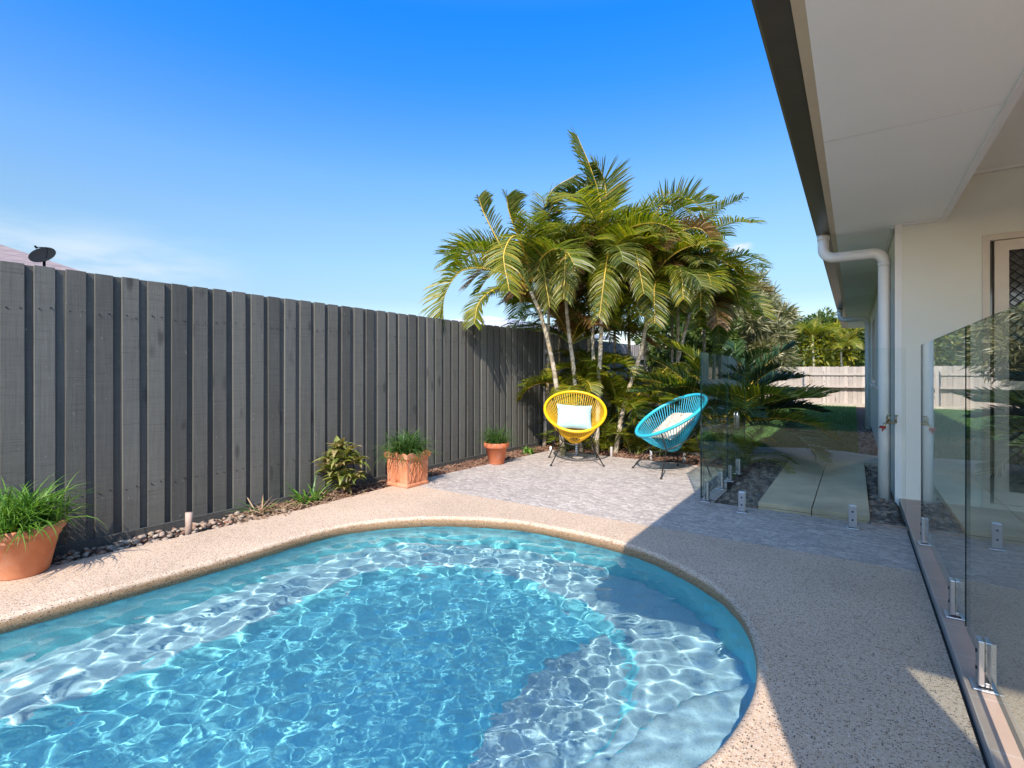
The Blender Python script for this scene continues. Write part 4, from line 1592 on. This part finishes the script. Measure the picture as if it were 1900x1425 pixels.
palm([(1215, 850, 8.0), (1235, 760, 8.0), (1260, 660, 8.1), (1280, 580, 8.1)], 'right hand palm of the clump with drooping yellow centred fronds', 36, [
    F((1275, 570, 8.0), (1282, 510, 7.8), (1330, 480, 7.6), (1385, 520, 7.5), m=1, v=0.8, n=62, L=.40),
    F((1275, 570, 8.0), (1290, 500, 7.7), (1300, 500, 7.3), (1300, 575, 7.0), m=0, v=0.15, n=66, L=.28, d=.8, w=.014),
    F((1275, 570, 8.0), (1300, 500, 8.0), (1345, 490, 8.0), (1372, 560, 8.0), m=3, v=0.5, n=46, L=.36),
    F((1270, 580, 8.0), (1230, 520, 7.6), (1215, 530, 7.2), (1215, 600, 7.0), m=0, v=0.2, n=46, L=.32),
], 12)
# darker suckers filling the clump behind and low down
k = 0
for (u, v, d, h, lab) in ((1030, 850, 8.4, 2.0, 'leafy palm stem filling the clump behind the yellow chair'), (1160, 850, 8.6, 2.4, 'leafy palm stem in the shade behind the leaning trunk'),
                     (1240, 850, 8.8, 2.3, 'shaded palm behind the clump in front of the pale fence'), (1300, 850, 9.3, 2.1, 'shaded bushy palm left of the glass panel'),
                     (1085, 850, 8.2, 2.5, 'deep green palm stem hidden in the middle of the clump'), (1190, 850, 8.3, 2.8, 'deep green palm stem behind the right leaning palm'),
                     (1052, 850, 8.2, 1.5, 'short olive palm stem low in the clump behind the second palm'), (1133, 850, 8.4, 2.0, 'short olive palm stem low in the clump behind the central palm'),
                     (1250, 850, 8.2, 2.6, 'olive palm stem behind the right hand palm'), (1010, 850, 7.9, 2.5, 'olive palm stem behind the leftmost leaning palm')):
    b = P(u, v, d); b.z = -0.03
    t_ = b + Vector((0.05, 0.05, h))
    palm([b, b.lerp(t_, 0.5) + Vector((0.03, 0, 0)), t_], lab, 60 + k, [], 17, length=1.45, rr=0.026, leafL=0.40, el_rng=(0.2, 1.4), mats=(0, 0, 1, 3, 2), group='shaded palms behind the clump')
    k += 1

for (u, v, d, h, lab) in ((1064, 850, 7.55, 0.75, 'low bright green palm shoot between the trunks behind the yellow chair'), (1146, 850, 7.45, 0.45, 'low palm shoot at the foot of the leaning trunk'),
                     (1213, 850, 7.9, 0.7, 'low palm shoot left of the blue chair'), (1095, 850, 7.9, 1.0, 'low palm shoot in the middle of the trunks')):
    b = P(u, v, d); b.z = -0.03
    t_ = b + Vector((0.02, 0.0, h))
    palm([b, b.lerp(t_, 0.5), t_], lab, 60 + k, [], 10, length=0.85, rr=0.018, leafL=0.30, el_rng=(0.3, 1.45), mats=(0, 0, 1), group='low palm shoots between the trunks')
    k += 1

# broad dwarf date palm beyond the glass
r = random.Random(77)
b = Vector((-1.42, 7.05, -0.03))
root = thing('palm_tree', b, 'dark spiky dwarf date palm beyond the glass beside the lawn, with orange stalks', 'palm tree')
mb = MB()
for i in range(4):
    a = r.uniform(0, 6.28); o = Vector((math.cos(a) * 0.22, math.sin(a) * 0.22, 0))
    mb.tube([b + o * 0.5, b + o * 0.9 + UP * 0.25, b + o * 1.2 + UP * 0.45], [0.06, 0.055, 0.04], 9)
mb.build('trunk', M['bark'], root, world=True)
mb = MB()
for i in range(44):
    az = i * 2.4 + r.uniform(-.2, .2)
    frond(mb, arc(b + Vector((r.uniform(-.15, .15), r.uniform(-.15, .15), 0.42)), az, r.uniform(0.25, 1.45), r.uniform(0.95, 1.45), r.uniform(0.9, 1.7)), 50, 0.30, r.choice((6, 6, 0, 6)), 4 if r.random() < .6 else 5, r.uniform(0.3, 0.7), 0.75, 0.08, 0.020, 0.013, r, 0.22)
for (az, el, l, bd) in ((1.15, 0.62, 1.55, 1.2), (0.75, 0.50, 1.4, 1.1), (0.95, 0.95, 1.5, 1.5), (1.5, 0.5, 1.6, 0.9), (0.3, 0.55, 1.2, 1.1)):
    frond(mb, arc(b + UP * 0.42, az, el, l, bd), 56, 0.30, 6, 4, 0.45, 0.75, 0.08, 0.021, 0.014, r, 0.2)
mb.build('crown', GOLD, root, world=True)


# ---- broadleaf trees
def tree(x, y, h, cr, mat, label, seed, trunk_h=0.35, leaf=0.09, nl=9000, cat='tree', group='trees beyond the back fence', squash=0.8, long=1.6, name='leafy_tree', droop=0.0):
    r = random.Random(seed)
    root = thing(name, (x, y, -0.1), label, cat, group)
    b = Vector((x, y, -0.1))
    mb = MB()
    th = h * trunk_h
    top = b + Vector((r.uniform(-.2, .2), r.uniform(-.2, .2), th))
    mb.tube([b, b.lerp(top, .5) + Vector((0.05, 0, 0)), top], [0.05 * h / 3 + .03, 0.04 * h / 3 + .02, 0.05 * h / 4], 8)
    cc = b + UP * (th + (h - th) * 0.5)
    cl = []
    ncl = 26
    for i in range(ncl):
        a = i * 2.4; zf = 1 - 2 * (i + .5) / ncl
        q = math.sqrt(1 - zf * zf) * r.uniform(0.45, 0.95)
        p = cc + Vector((math.cos(a) * q * cr, math.sin(a) * q * cr, zf * (h - th) * 0.5 * r.uniform(0.75, 0.98)))
        cl.append((p, cr * r.uniform(0.22, 0.42)))
        if i % 2 == 0:
            mb.tube([top, top.lerp(p, .5) + UP * 0.1, p], [0.02 * h / 3 + .01, 0.012 * h / 3 + .006, 0.006], 10)
    mb.build('trunk', M['wood_stub'], root, world=True)
    mb = MB()
    for i in range(nl):
        p, cr_ = r.choice(cl)
        v = Vector((r.gauss(0, 1), r.gauss(0, 1), r.gauss(0, 1))).normalized() * cr_ * r.uniform(0.3, 1.08) ** 0.6
        q = p + Vector((v.x, v.y, v.z * squash))
        d = (v.normalized() * 0.6 + Vector((r.gauss(0, .6), r.gauss(0, .6), r.gauss(0, .5) - droop))).normalized()
        s = d.orthogonal(); s.rotate(Matrix.Rotation(r.uniform(0, 6.28), 3, d))
        l = leaf * r.uniform(0.7, 1.3) * long; w = leaf * r.uniform(0.35, 0.6) / long * 1.4
        mb.add([q, q + d * l * .5 + s * w * .5, q + d * l, q + d * l * .5 - s * w * .5], [(0, 1, 2, 3)])
    mb.build('crown', mat, root, world=True)


def at(u, d):
    p = P(u, HORIZ, d); return p.x, p.y


x, y = at(1372, 13.0)
tree(x, y, 3.6, 1.25, M['tree_gr'], 'grey green feathery tree rising behind the right of the palm clump', 41, 0.25, 0.10, 17000, long=2.6, group='trees behind the palms')
x, y = at(1290, 12.0)
tree(x, y, 2.9, 1.2, M['tree_d'], 'dark bushy tree between the palm clump and the feathery tree', 42, 0.42, 0.10, 9000, group='trees behind the palms')
k = 0
for (u, d, h, cr, mt, lab) in ((1455, 24, 3.7, 1.5, 'tree_d', 'dark green tree behind the back fence, left of the row'),
                               (1492, 23.5, 3.3, 1.2, 'tree_y', 'yellow green tree behind the back fence, second from the left'),
                               (1522, 25, 4.1, 1.1, 'tree_d', 'tallest dark green tree behind the back fence in the middle of the row'),
                               (1552, 24, 3.6, 1.0, 'tree_y', 'bright yellow leafed tree behind the back fence near the eaves'),
                               (1590, 24, 3.9, 1.2, 'tree_d', 'green tree behind the back fence partly hidden by the eaves'),
                               (1640, 26, 3.8, 1.6, 'tree_y', 'yellow green tree behind the house end'),
                               (1400, 25, 3.4, 1.6, 'tree_d', 'dark green tree far behind the feathery tree')):
    x, y = at(u, d)
    tree(x, y, h, cr, M[mt], lab, 80 + k, 0.4, 0.16, 5200)
    k += 1
for (u, d, h, lab) in ((1508, 22.6, 2.6, 'slim palm with thin grey trunk in front of the trees behind the back fence'), (1560, 22.8, 2.2, 'second slim palm behind the back fence with yellow fronds, nearer the house')):
    x, y = at(u, d); b = Vector((x, y, -0.1)); t_ = b + UP * h
    palm([b, b.lerp(t_, .5) + Vector((0.04, 0, 0)), t_], lab, 90 + k, [], 12, length=1.5, rr=0.05, leafL=0.45, mats=(1, 1, 0, 3), group='slim palms behind the back fence'); k += 1


# ---- small plants
def strap_clump(mb, c, n, length, w, rnd, el=(0.5, 1.45), bend=(1.2, 2.4), mi=0, spread=0.03):
    for i in range(n):
        az = rnd.uniform(0, 2 * PI); e = rnd.uniform(*el); l = length * rnd.uniform(0.6, 1.1)
        o = Vector((rnd.gauss(0, spread), rnd.gauss(0, spread), 0))
        pts = arc(Vector(c) + o, az, e, l, rnd.uniform(*bend), 7)
        vs = []
        for j, p in enumerate(pts):
            t = j / 6
            T = (pts[min(j + 1, 6)] - pts[max(j - 1, 0)]).normalized()
            S = T.cross(UP)
            S = S.normalized() if S.length > .05 else Vector((1, 0, 0))
            ww = w * (0.75 + 0.5 * math.sin(PI * min(1, t * 1.3))) * (1 - t ** 3) * 0.5
            fold = UP * ww * 0.5
            vs += [p - S * ww + fold, p, p + S * ww + fold]
        fs = []
        for j in range(6):
            b = 3 * j
            fs += [(b, b + 1, b + 4, b + 3), (b + 1, b + 2, b + 5, b + 4)]
        mb.add(vs, fs, mi, True)


# big round pot at far left
pl = thing('potted_plant', (-3.90, 0.785, 0.0), 'large round terracotta pot of bright green strappy grass at the left edge', 'potted plant', 'terracotta potted plants along the fence')
mb = MB()
P1 = [(0.0, 0.001), (0.150, 0.001), (0.157, 0.010), (0.213, 0.225), (0.222, 0.228), (0.230, 0.240), (0.228, 0.252), (0.236, 0.256), (0.252, 0.270), (0.253, 0.300), (0.246, 0.308), (0.228, 0.306), (0.218, 0.27), (0.0, 0.262)]
mb.lathe([(r_ * 0.75, z_ * 0.90) for r_, z_ in P1], 56)
mb.build('pot', M['terra'], pl)
mb = MB(); strap_clump(mb, (0, 0, 0.25), 460, 0.37, 0.009, random.Random(1), (0.35, 1.5), (1.3, 2.9), spread=0.065); mb.build('foliage', M['strap'], pl)

# square pot
pl = thing('potted_plant', (-3.765, 3.63, 0.0), 'square terracotta pot with wavy rim and carved sides full of grassy leaves', 'potted plant', 'terracotta potted plants along the fence', 0.0)


def sq_ring(h, z, n=12, wave=0.0):
    pts = []
    for s in range(4):
        a = [(-1, -1), (1, -1), (1, 1), (-1, 1)][s]; b = [(1, -1), (1, 1), (-1, 1), (-1, -1)][s]
        for k in range(n):
            t = k / n
            pts.append(Vector(((a[0] + (b[0] - a[0]) * t) * h, (a[1] + (b[1] - a[1]) * t) * h, z + wave * abs(math.sin(PI * t * 3)))))
    return pts


mb = MB()
prof_ = [(0.0, 0.001, 0), (0.145, 0.001, 0), (0.150, 0.004, 0), (0.150, 0.026, 0), (0.141, 0.034, 0), (0.147, 0.27, 0), (0.153, 0.276, 0), (0.164, 0.285, 0), (0.170, 0.325, 0.018), (0.150, 0.325, 0.018), (0.146, 0.29, 0), (0.0, 0.285, 0)]
rg = [sq_ring(h, z, 12, w_) for h, z, w_ in prof_]
vs = [p for q_ in rg for p in q_]; m_ = 48
mb.add(vs, [(i * m_ + k, i * m_ + (k + 1) % m_, (i + 1) * m_ + (k + 1) % m_, (i + 1) * m_ + k) for i in range(len(prof_) - 1) for k in range(m_)], 0, False)
pot = mb.build('pot', M['terra'], pl, bevel=0.002)
mb = MB()
r = random.Random(9)
# carved branch relief on the two visible sides
for side in range(2):
    for k in range(7):
        x0 = r.uniform(-0.10, 0.10); pts = []
        for j in range(6):
            t = j / 5; xx = x0 + (r.uniform(-.02, .02)) + t * r.uniform(-0.02, 0.02); zz = 0.05 + 0.2 * t
            pts.append((xx, -0.1425 - 0.005 * t, zz) if side == 0 else (0.1425 + 0.005 * t, xx, zz))
        mb.tube(pts, 0.005, 6)
mb.build('relief', M['terra'], pot)
mb = MB(); strap_clump(mb, (0, 0, 0.29), 460, 0.40, 0.008, random.Random(2), (0.3, 1.5), (1.2, 3.0), spread=0.06); mb.build('foliage', M['strap_dk'], pl)

# small round pot
pl = thing('potted_plant', (-3.70, 5.08, 0.0), 'small round red terracotta pot with a thin grassy tuft on the paving by the fence', 'potted plant', 'terracotta potted plants along the fence')
mb = MB()
mb.lathe([(0.0, 0.001), (0.088, 0.001), (0.094, 0.008), (0.132, 0.20), (0.150, 0.204), (0.158, 0.214), (0.160, 0.262), (0.152, 0.268), (0.138, 0.266), (0.132, 0.235), (0.0, 0.23)], 48)
mb.build('pot', M['terra_red'], pl)
mb = MB(); strap_clump(mb, (0, 0, 0.235), 340, 0.35, 0.006, random.Random(3), (0.4, 1.5), (0.8, 2.2), spread=0.045); mb.build('foliage', M['strap_dk'], pl)

# rosette plant in an old pot in the bed
pl = thing('rosette_plant', (-4.0, 3.02, -0.02), 'coppery green leafy rosette plant growing against the dark fence', 'plant')
mb = MB(); mb.tube([(0, 0, -0.02), (0.02, -0.01, 0.25), (0.0, -0.02, 0.42)], 0.02, 8); mb.build('stem', M['wood_stub'], pl)
mb = MB()
r = random.Random(4)
for (cx, cy, cz, nn, ll) in ((-0.03, -0.03, 0.42, 34, 0.20), (0.07, -0.05, 0.35, 26, 0.19), (-0.09, -0.05, 0.33, 26, 0.18), (0.04, -0.10, 0.26, 26, 0.18), (0.11, 0.06, 0.30, 22, 0.18), (0.02, 0.05, 0.38, 20, 0.18), (-0.06, -0.10, 0.22, 22, 0.16), (0.09, -0.07, 0.19, 22, 0.17), (0.10, 0.06, 0.15, 20, 0.16), (-0.02, -0.02, 0.14, 22, 0.17), (0.05, 0.0, 0.06, 18, 0.15)):
    strap_clump(mb, (cx, cy, cz), nn, ll, 0.055, r, (0.1, 1.3), (1.0, 2.2), spread=0.01)
mb.build('foliage', M['brom'], pl)

pl = thing('strap_plant', (-3.95, 2.70, -0.02), 'low green and bronze strap leaved plant in front of the rosette plant', 'plant')
mb = MB(); strap_clump(mb, (0, 0, 0), 20, 0.30, 0.014, random.Random(6), (0.4, 1.4), (0.4, 1.4)); strap_clump(mb, (-.03, -.1, 0), 14, 0.3, 0.016, random.Random(66), (0.3, 1.2), (0.4, 1.2)); mb.build('foliage', M['strap'], pl)
pl = thing('strap_plant', (-4.02, 2.22, -0.02), 'sparse orange tipped strap plant at the foot of the fence among dead leaves', 'plant')
mb = MB(); strap_clump(mb, (0, 0, 0), 9, 0.30, 0.010, random.Random(7), (0.2, 0.9), (-0.2, 0.8), mi=0); strap_clump(mb, (0, 0, 0), 8, 0.30, 0.010, random.Random(8), (0.2, 0.9), (0.0, 0.9), mi=1); mb.build('foliage', [M['strap'], M['dead']], pl)
mb = MB(); r = random.Random(10)
for i in range(260):
    c_ = (r.uniform(-4.12, -3.80), r.triangular(1.9, 3.4, 2.35), 0.0)
    strap_clump(mb, c_, 1, 0.15, 0.008, r, (-0.1, 0.35), (-0.6, 1.2), spread=0.0)
o = mb.build('dead_leaves', M['dead']); tag(o, 'dry brown fallen leaves at the bed edge by the strap plants', 'leaves', kind='stuff')

pl = thing('weed', (-3.86, 6.05, -0.03), 'tiny bright green weed at the fence foot near the far paving corner', 'plant')
mb = MB(); strap_clump(mb, (0, 0, 0), 36, 0.16, 0.03, random.Random(12), (0.2, 1.4), (0.5, 1.6), spread=0.04); mb.build('foliage', M['strap'], pl)

# shrubs in the palm bed
r = random.Random(14)
labs = ['small leafy fern at the foot of the leftmost palm', 'low green fern behind the yellow chair', 'ferny shrub between the two chairs', 'grassy shrub left of the blue chair', 'leafy shrub behind the blue chair', 'green shrub by the paving under the palms', 'pale strappy plant behind the glass by the bed']
for k, (x, y, h) in enumerate(((-3.35, 6.95, 0.85), (-3.0, 6.85, 0.55), (-2.55, 6.95, 0.75), (-2.25, 7.0, 0.8), (-1.95, 7.3, 0.6), (-3.6, 6.9, 0.5), (-1.15, 6.6, 0.75))):
    pl = thing('fern' if k < 3 else 'shrub', (x, y, -0.03), labs[k], 'plant', 'low plants in the palm bed')
    mb = MB()
    for i in range(13):
        frond(mb, arc(Vector((r.gauss(0, .05), r.gauss(0, .05), 0.0)), i * 2.4, r.uniform(0.5, 1.45), h * r.uniform(.7, 1.2), r.uniform(0.9, 2.0)), 26, 0.15, r.choice((0, 0, 1, 3)), 5, 0.4, 0.6, 0.3, 0.012, 0.006, r, 0.1)
    mb.build('foliage', GOLD, pl)

# cut branch stub in the pebbles and garden stakes
o = MB(); o.tube([(0, 0, -0.05), (0.003, 0, 0.06), (0.0, 0.003, 0.138)], [0.024, 0.022, 0.024], 12)
st_ = o.build('wooden_stake', M['wood_stub']); st_.location = (-3.93, 1.66, 0); tag(st_, 'short pinkish wooden stake standing in the pebbles by the dark fence', 'stake')
proto = None
for k, (u, v, h, lab) in enumerate(((1066, 847, 0.20, 'white garden peg standing right behind the yellow chair'), (1131, 852, 0.16, 'grey garden peg at the paving edge right of the yellow chair'), (1205, 858, 0.15, 'grey garden peg at the paving edge behind the blue chair'), (1267, 861, 0.13, 'grey garden peg between the blue chair legs'), (1018, 838, 0.07, 'stubby white garden peg at the far corner of the paving'))):
    g_ = G(u, v, -0.02); g_.y += 0.06
    o = MB(); o.tube([(0, 0, -0.05), (0, 0, h - 0.004), (0, 0, h)], [0.017, 0.017, 0.012], 12)
    s_ = o.build('garden_peg', M['white'] if k in (0, 4) else M['fence_pale']); s_.location = (g_.x, g_.y, -0.02); tag(s_, lab, 'garden peg', 'garden pegs along the paving edge')


# ------------------------------------------------------------------ chairs
def make_chair(name, label, loc, rz, mat):
    """round string chair; local front is -Y, seat rim centre above the origin"""
    root = thing(name, loc, label, 'chair', 'round string lounge chairs', rz)
    tilt = R(31)
    a_, b_ = 0.385, 0.44           # half width, half length in the rim plane
    zc = 0.655
    def rim(t):
        # egg shape, wider towards the top
        x = a_ * math.sin(t) * (1 + 0.06 * math.cos(t)); y = b_ * math.cos(t)
        return Vector((x, y * math.cos(tilt), zc + y * math.sin(tilt)))
    def low(t, r_=0.075):
        return Vector((r_ * 1.1 * math.sin(t), 0.05 + r_ * 0.9 * math.cos(t), 0.275 + 0.03 * math.cos(t)))
    NR = 56
    m = MB(); m.tube([rim(2 * PI * i / NR) for i in range(NR)], 0.0185, 10, 0, closed=True)
    # wound cord: fine rings on the rim
    m.build('rim', mat, root)
    m = MB(); NC = 76
    for i in range(NC):
        t = 2 * PI * (i + 0.5) / NC
        p0, p1 = rim(t), low(t)
        mid = p0.lerp(p1, 0.5); out_ = Vector((mid.x, mid.y - 0.05, 0)); 
        pts = []
        for j in range(6):
            s = j / 5; q_ = p0.lerp(p1, s)
            bulge = math.sin(PI * s) * 0.024
            q_ += Vector((out_.x, out_.y, -0.3)).normalized() * bulge
            pts.append(q_)
        m.tube(pts, 0.0042, 5, cap=False)
    m.build('cords', mat, root)
    m = MB(); m.tube([low(2 * PI * i / 24) for i in range(24)], 0.010, 8, 0, closed=True)
    m.build('base_ring', mat, root)
    # frame: carrying hoop under the seat plus four splayed legs
    fr = MB()
    hoop = [Vector((0.235 * math.sin(t), 0.03 + 0.25 * math.cos(t), 0.375 + 0.13 * math.cos(t))) for t in [2 * PI * i / 32 for i in range(32)]]
    fr.tube(hoop, 0.0065, 8, 0, closed=True)
    fr.build('support_hoop', M['black'], root)
    for sx, sy in ((-1, -1), (1, -1), (1, 1), (-1, 1)):
        g_ = MB()
        foot = Vector((0.32 * sx, 0.30 * sy, 0.006)); t = math.atan2(sx * 0.22, sy * 0.22)
        topp = Vector((0.235 * math.sin(t), 0.03 + 0.25 * math.cos(t), 0.375 + 0.13 * math.cos(t)))
        rimp = rim(t * 1.0)
        g_.tube([foot, topp, topp.lerp(rimp, 0.97)], 0.0075, 8)
        lg = g_.build('leg', M['black'], root)
        g_ = MB(); g_.tube([foot + Vector((0, 0, -0.006)), foot + Vector((0, 0, 0.014))], 0.014, 10); g_.build('foot_cap', M['black'], lg)
    g_ = MB()
    ring = [Vector((0.262 * math.sin(t), 0.01 + 0.262 * math.cos(t), 0.15)) for t in [2 * PI * i / 32 for i in range(32)]]
    g_.tube(ring, 0.0045, 6, 0, closed=True)
    g_.build('brace_ring', M['black'], root)
    return root


def cushion(name, label, cat, loc, rot, w, h, th, mat):
    n = 22; vs = []
    for s in (1, -1):
        for i in range(n + 1):
            for j in range(n + 1):
                u = -1 + 2 * i / n; v = -1 + 2 * j / n
                # pulled-in sides, pointed corners
                px = u * w / 2 * (1 - 0.07 * (1 - v * v)); py = v * h / 2 * (1 - 0.09 * (1 - u * u))
                e = max(0.0, (1 - u ** 4) * (1 - v ** 4))
                wr = 0.006 * math.sin(9 * u + 4 * v) * e + 0.004 * math.sin(13 * v - 5 * u) * e
                vs.append((px, py, s * (th / 2 * e ** 0.55) + wr))
    N1 = (n + 1) ** 2; fs = []
    for s in (0, 1):
        for i in range(n):
            for j in range(n):
                a = s * N1 + i * (n + 1) + j; q_ = (a, a + n + 1, a + n + 2, a + 1)
                fs.append(q_ if s == 0 else tuple(reversed(q_)))
    m = MB(); m.add(vs, fs, 0, True)
    o = m.build(name, mat)
    o.location = loc; o.rotation_euler = rot
    tag(o, label, cat)
    return o


YC = Vector((-2.94, 5.74, 0)); yrz = R(32)
make_chair('string_chair', 'yellow round string chair facing the pool with a pale aqua cushion in it', YC, yrz, M['yellow'])


def local(c, rz, p):
    ca, sa = math.cos(rz), math.sin(rz)
    return Vector((c.x + p[0] * ca - p[1] * sa, c.y + p[0] * sa + p[1] * ca, p[2]))


cushion('cushion', 'pale aqua oblong cushion upright in the yellow chair', 'cushion', local(YC, yrz, (-0.01, 0.01, 0.575)), (R(62), R(3), yrz), 0.45, 0.34, 0.12, M['cush_a'])
BC = Vector((-1.74, 5.76, 0)); brz = R(-42)
make_chair('string_chair', 'turquoise blue round string chair turned sideways beside the glass panel', BC, brz, M['blue'])
cushion('cushion', 'cream patterned cushion lying in the blue chair', 'cushion', local(BC, brz, (0.0, 0.04, 0.53)), (R(38), R(-4), brz), 0.46, 0.46, 0.13, M['cush_b'])
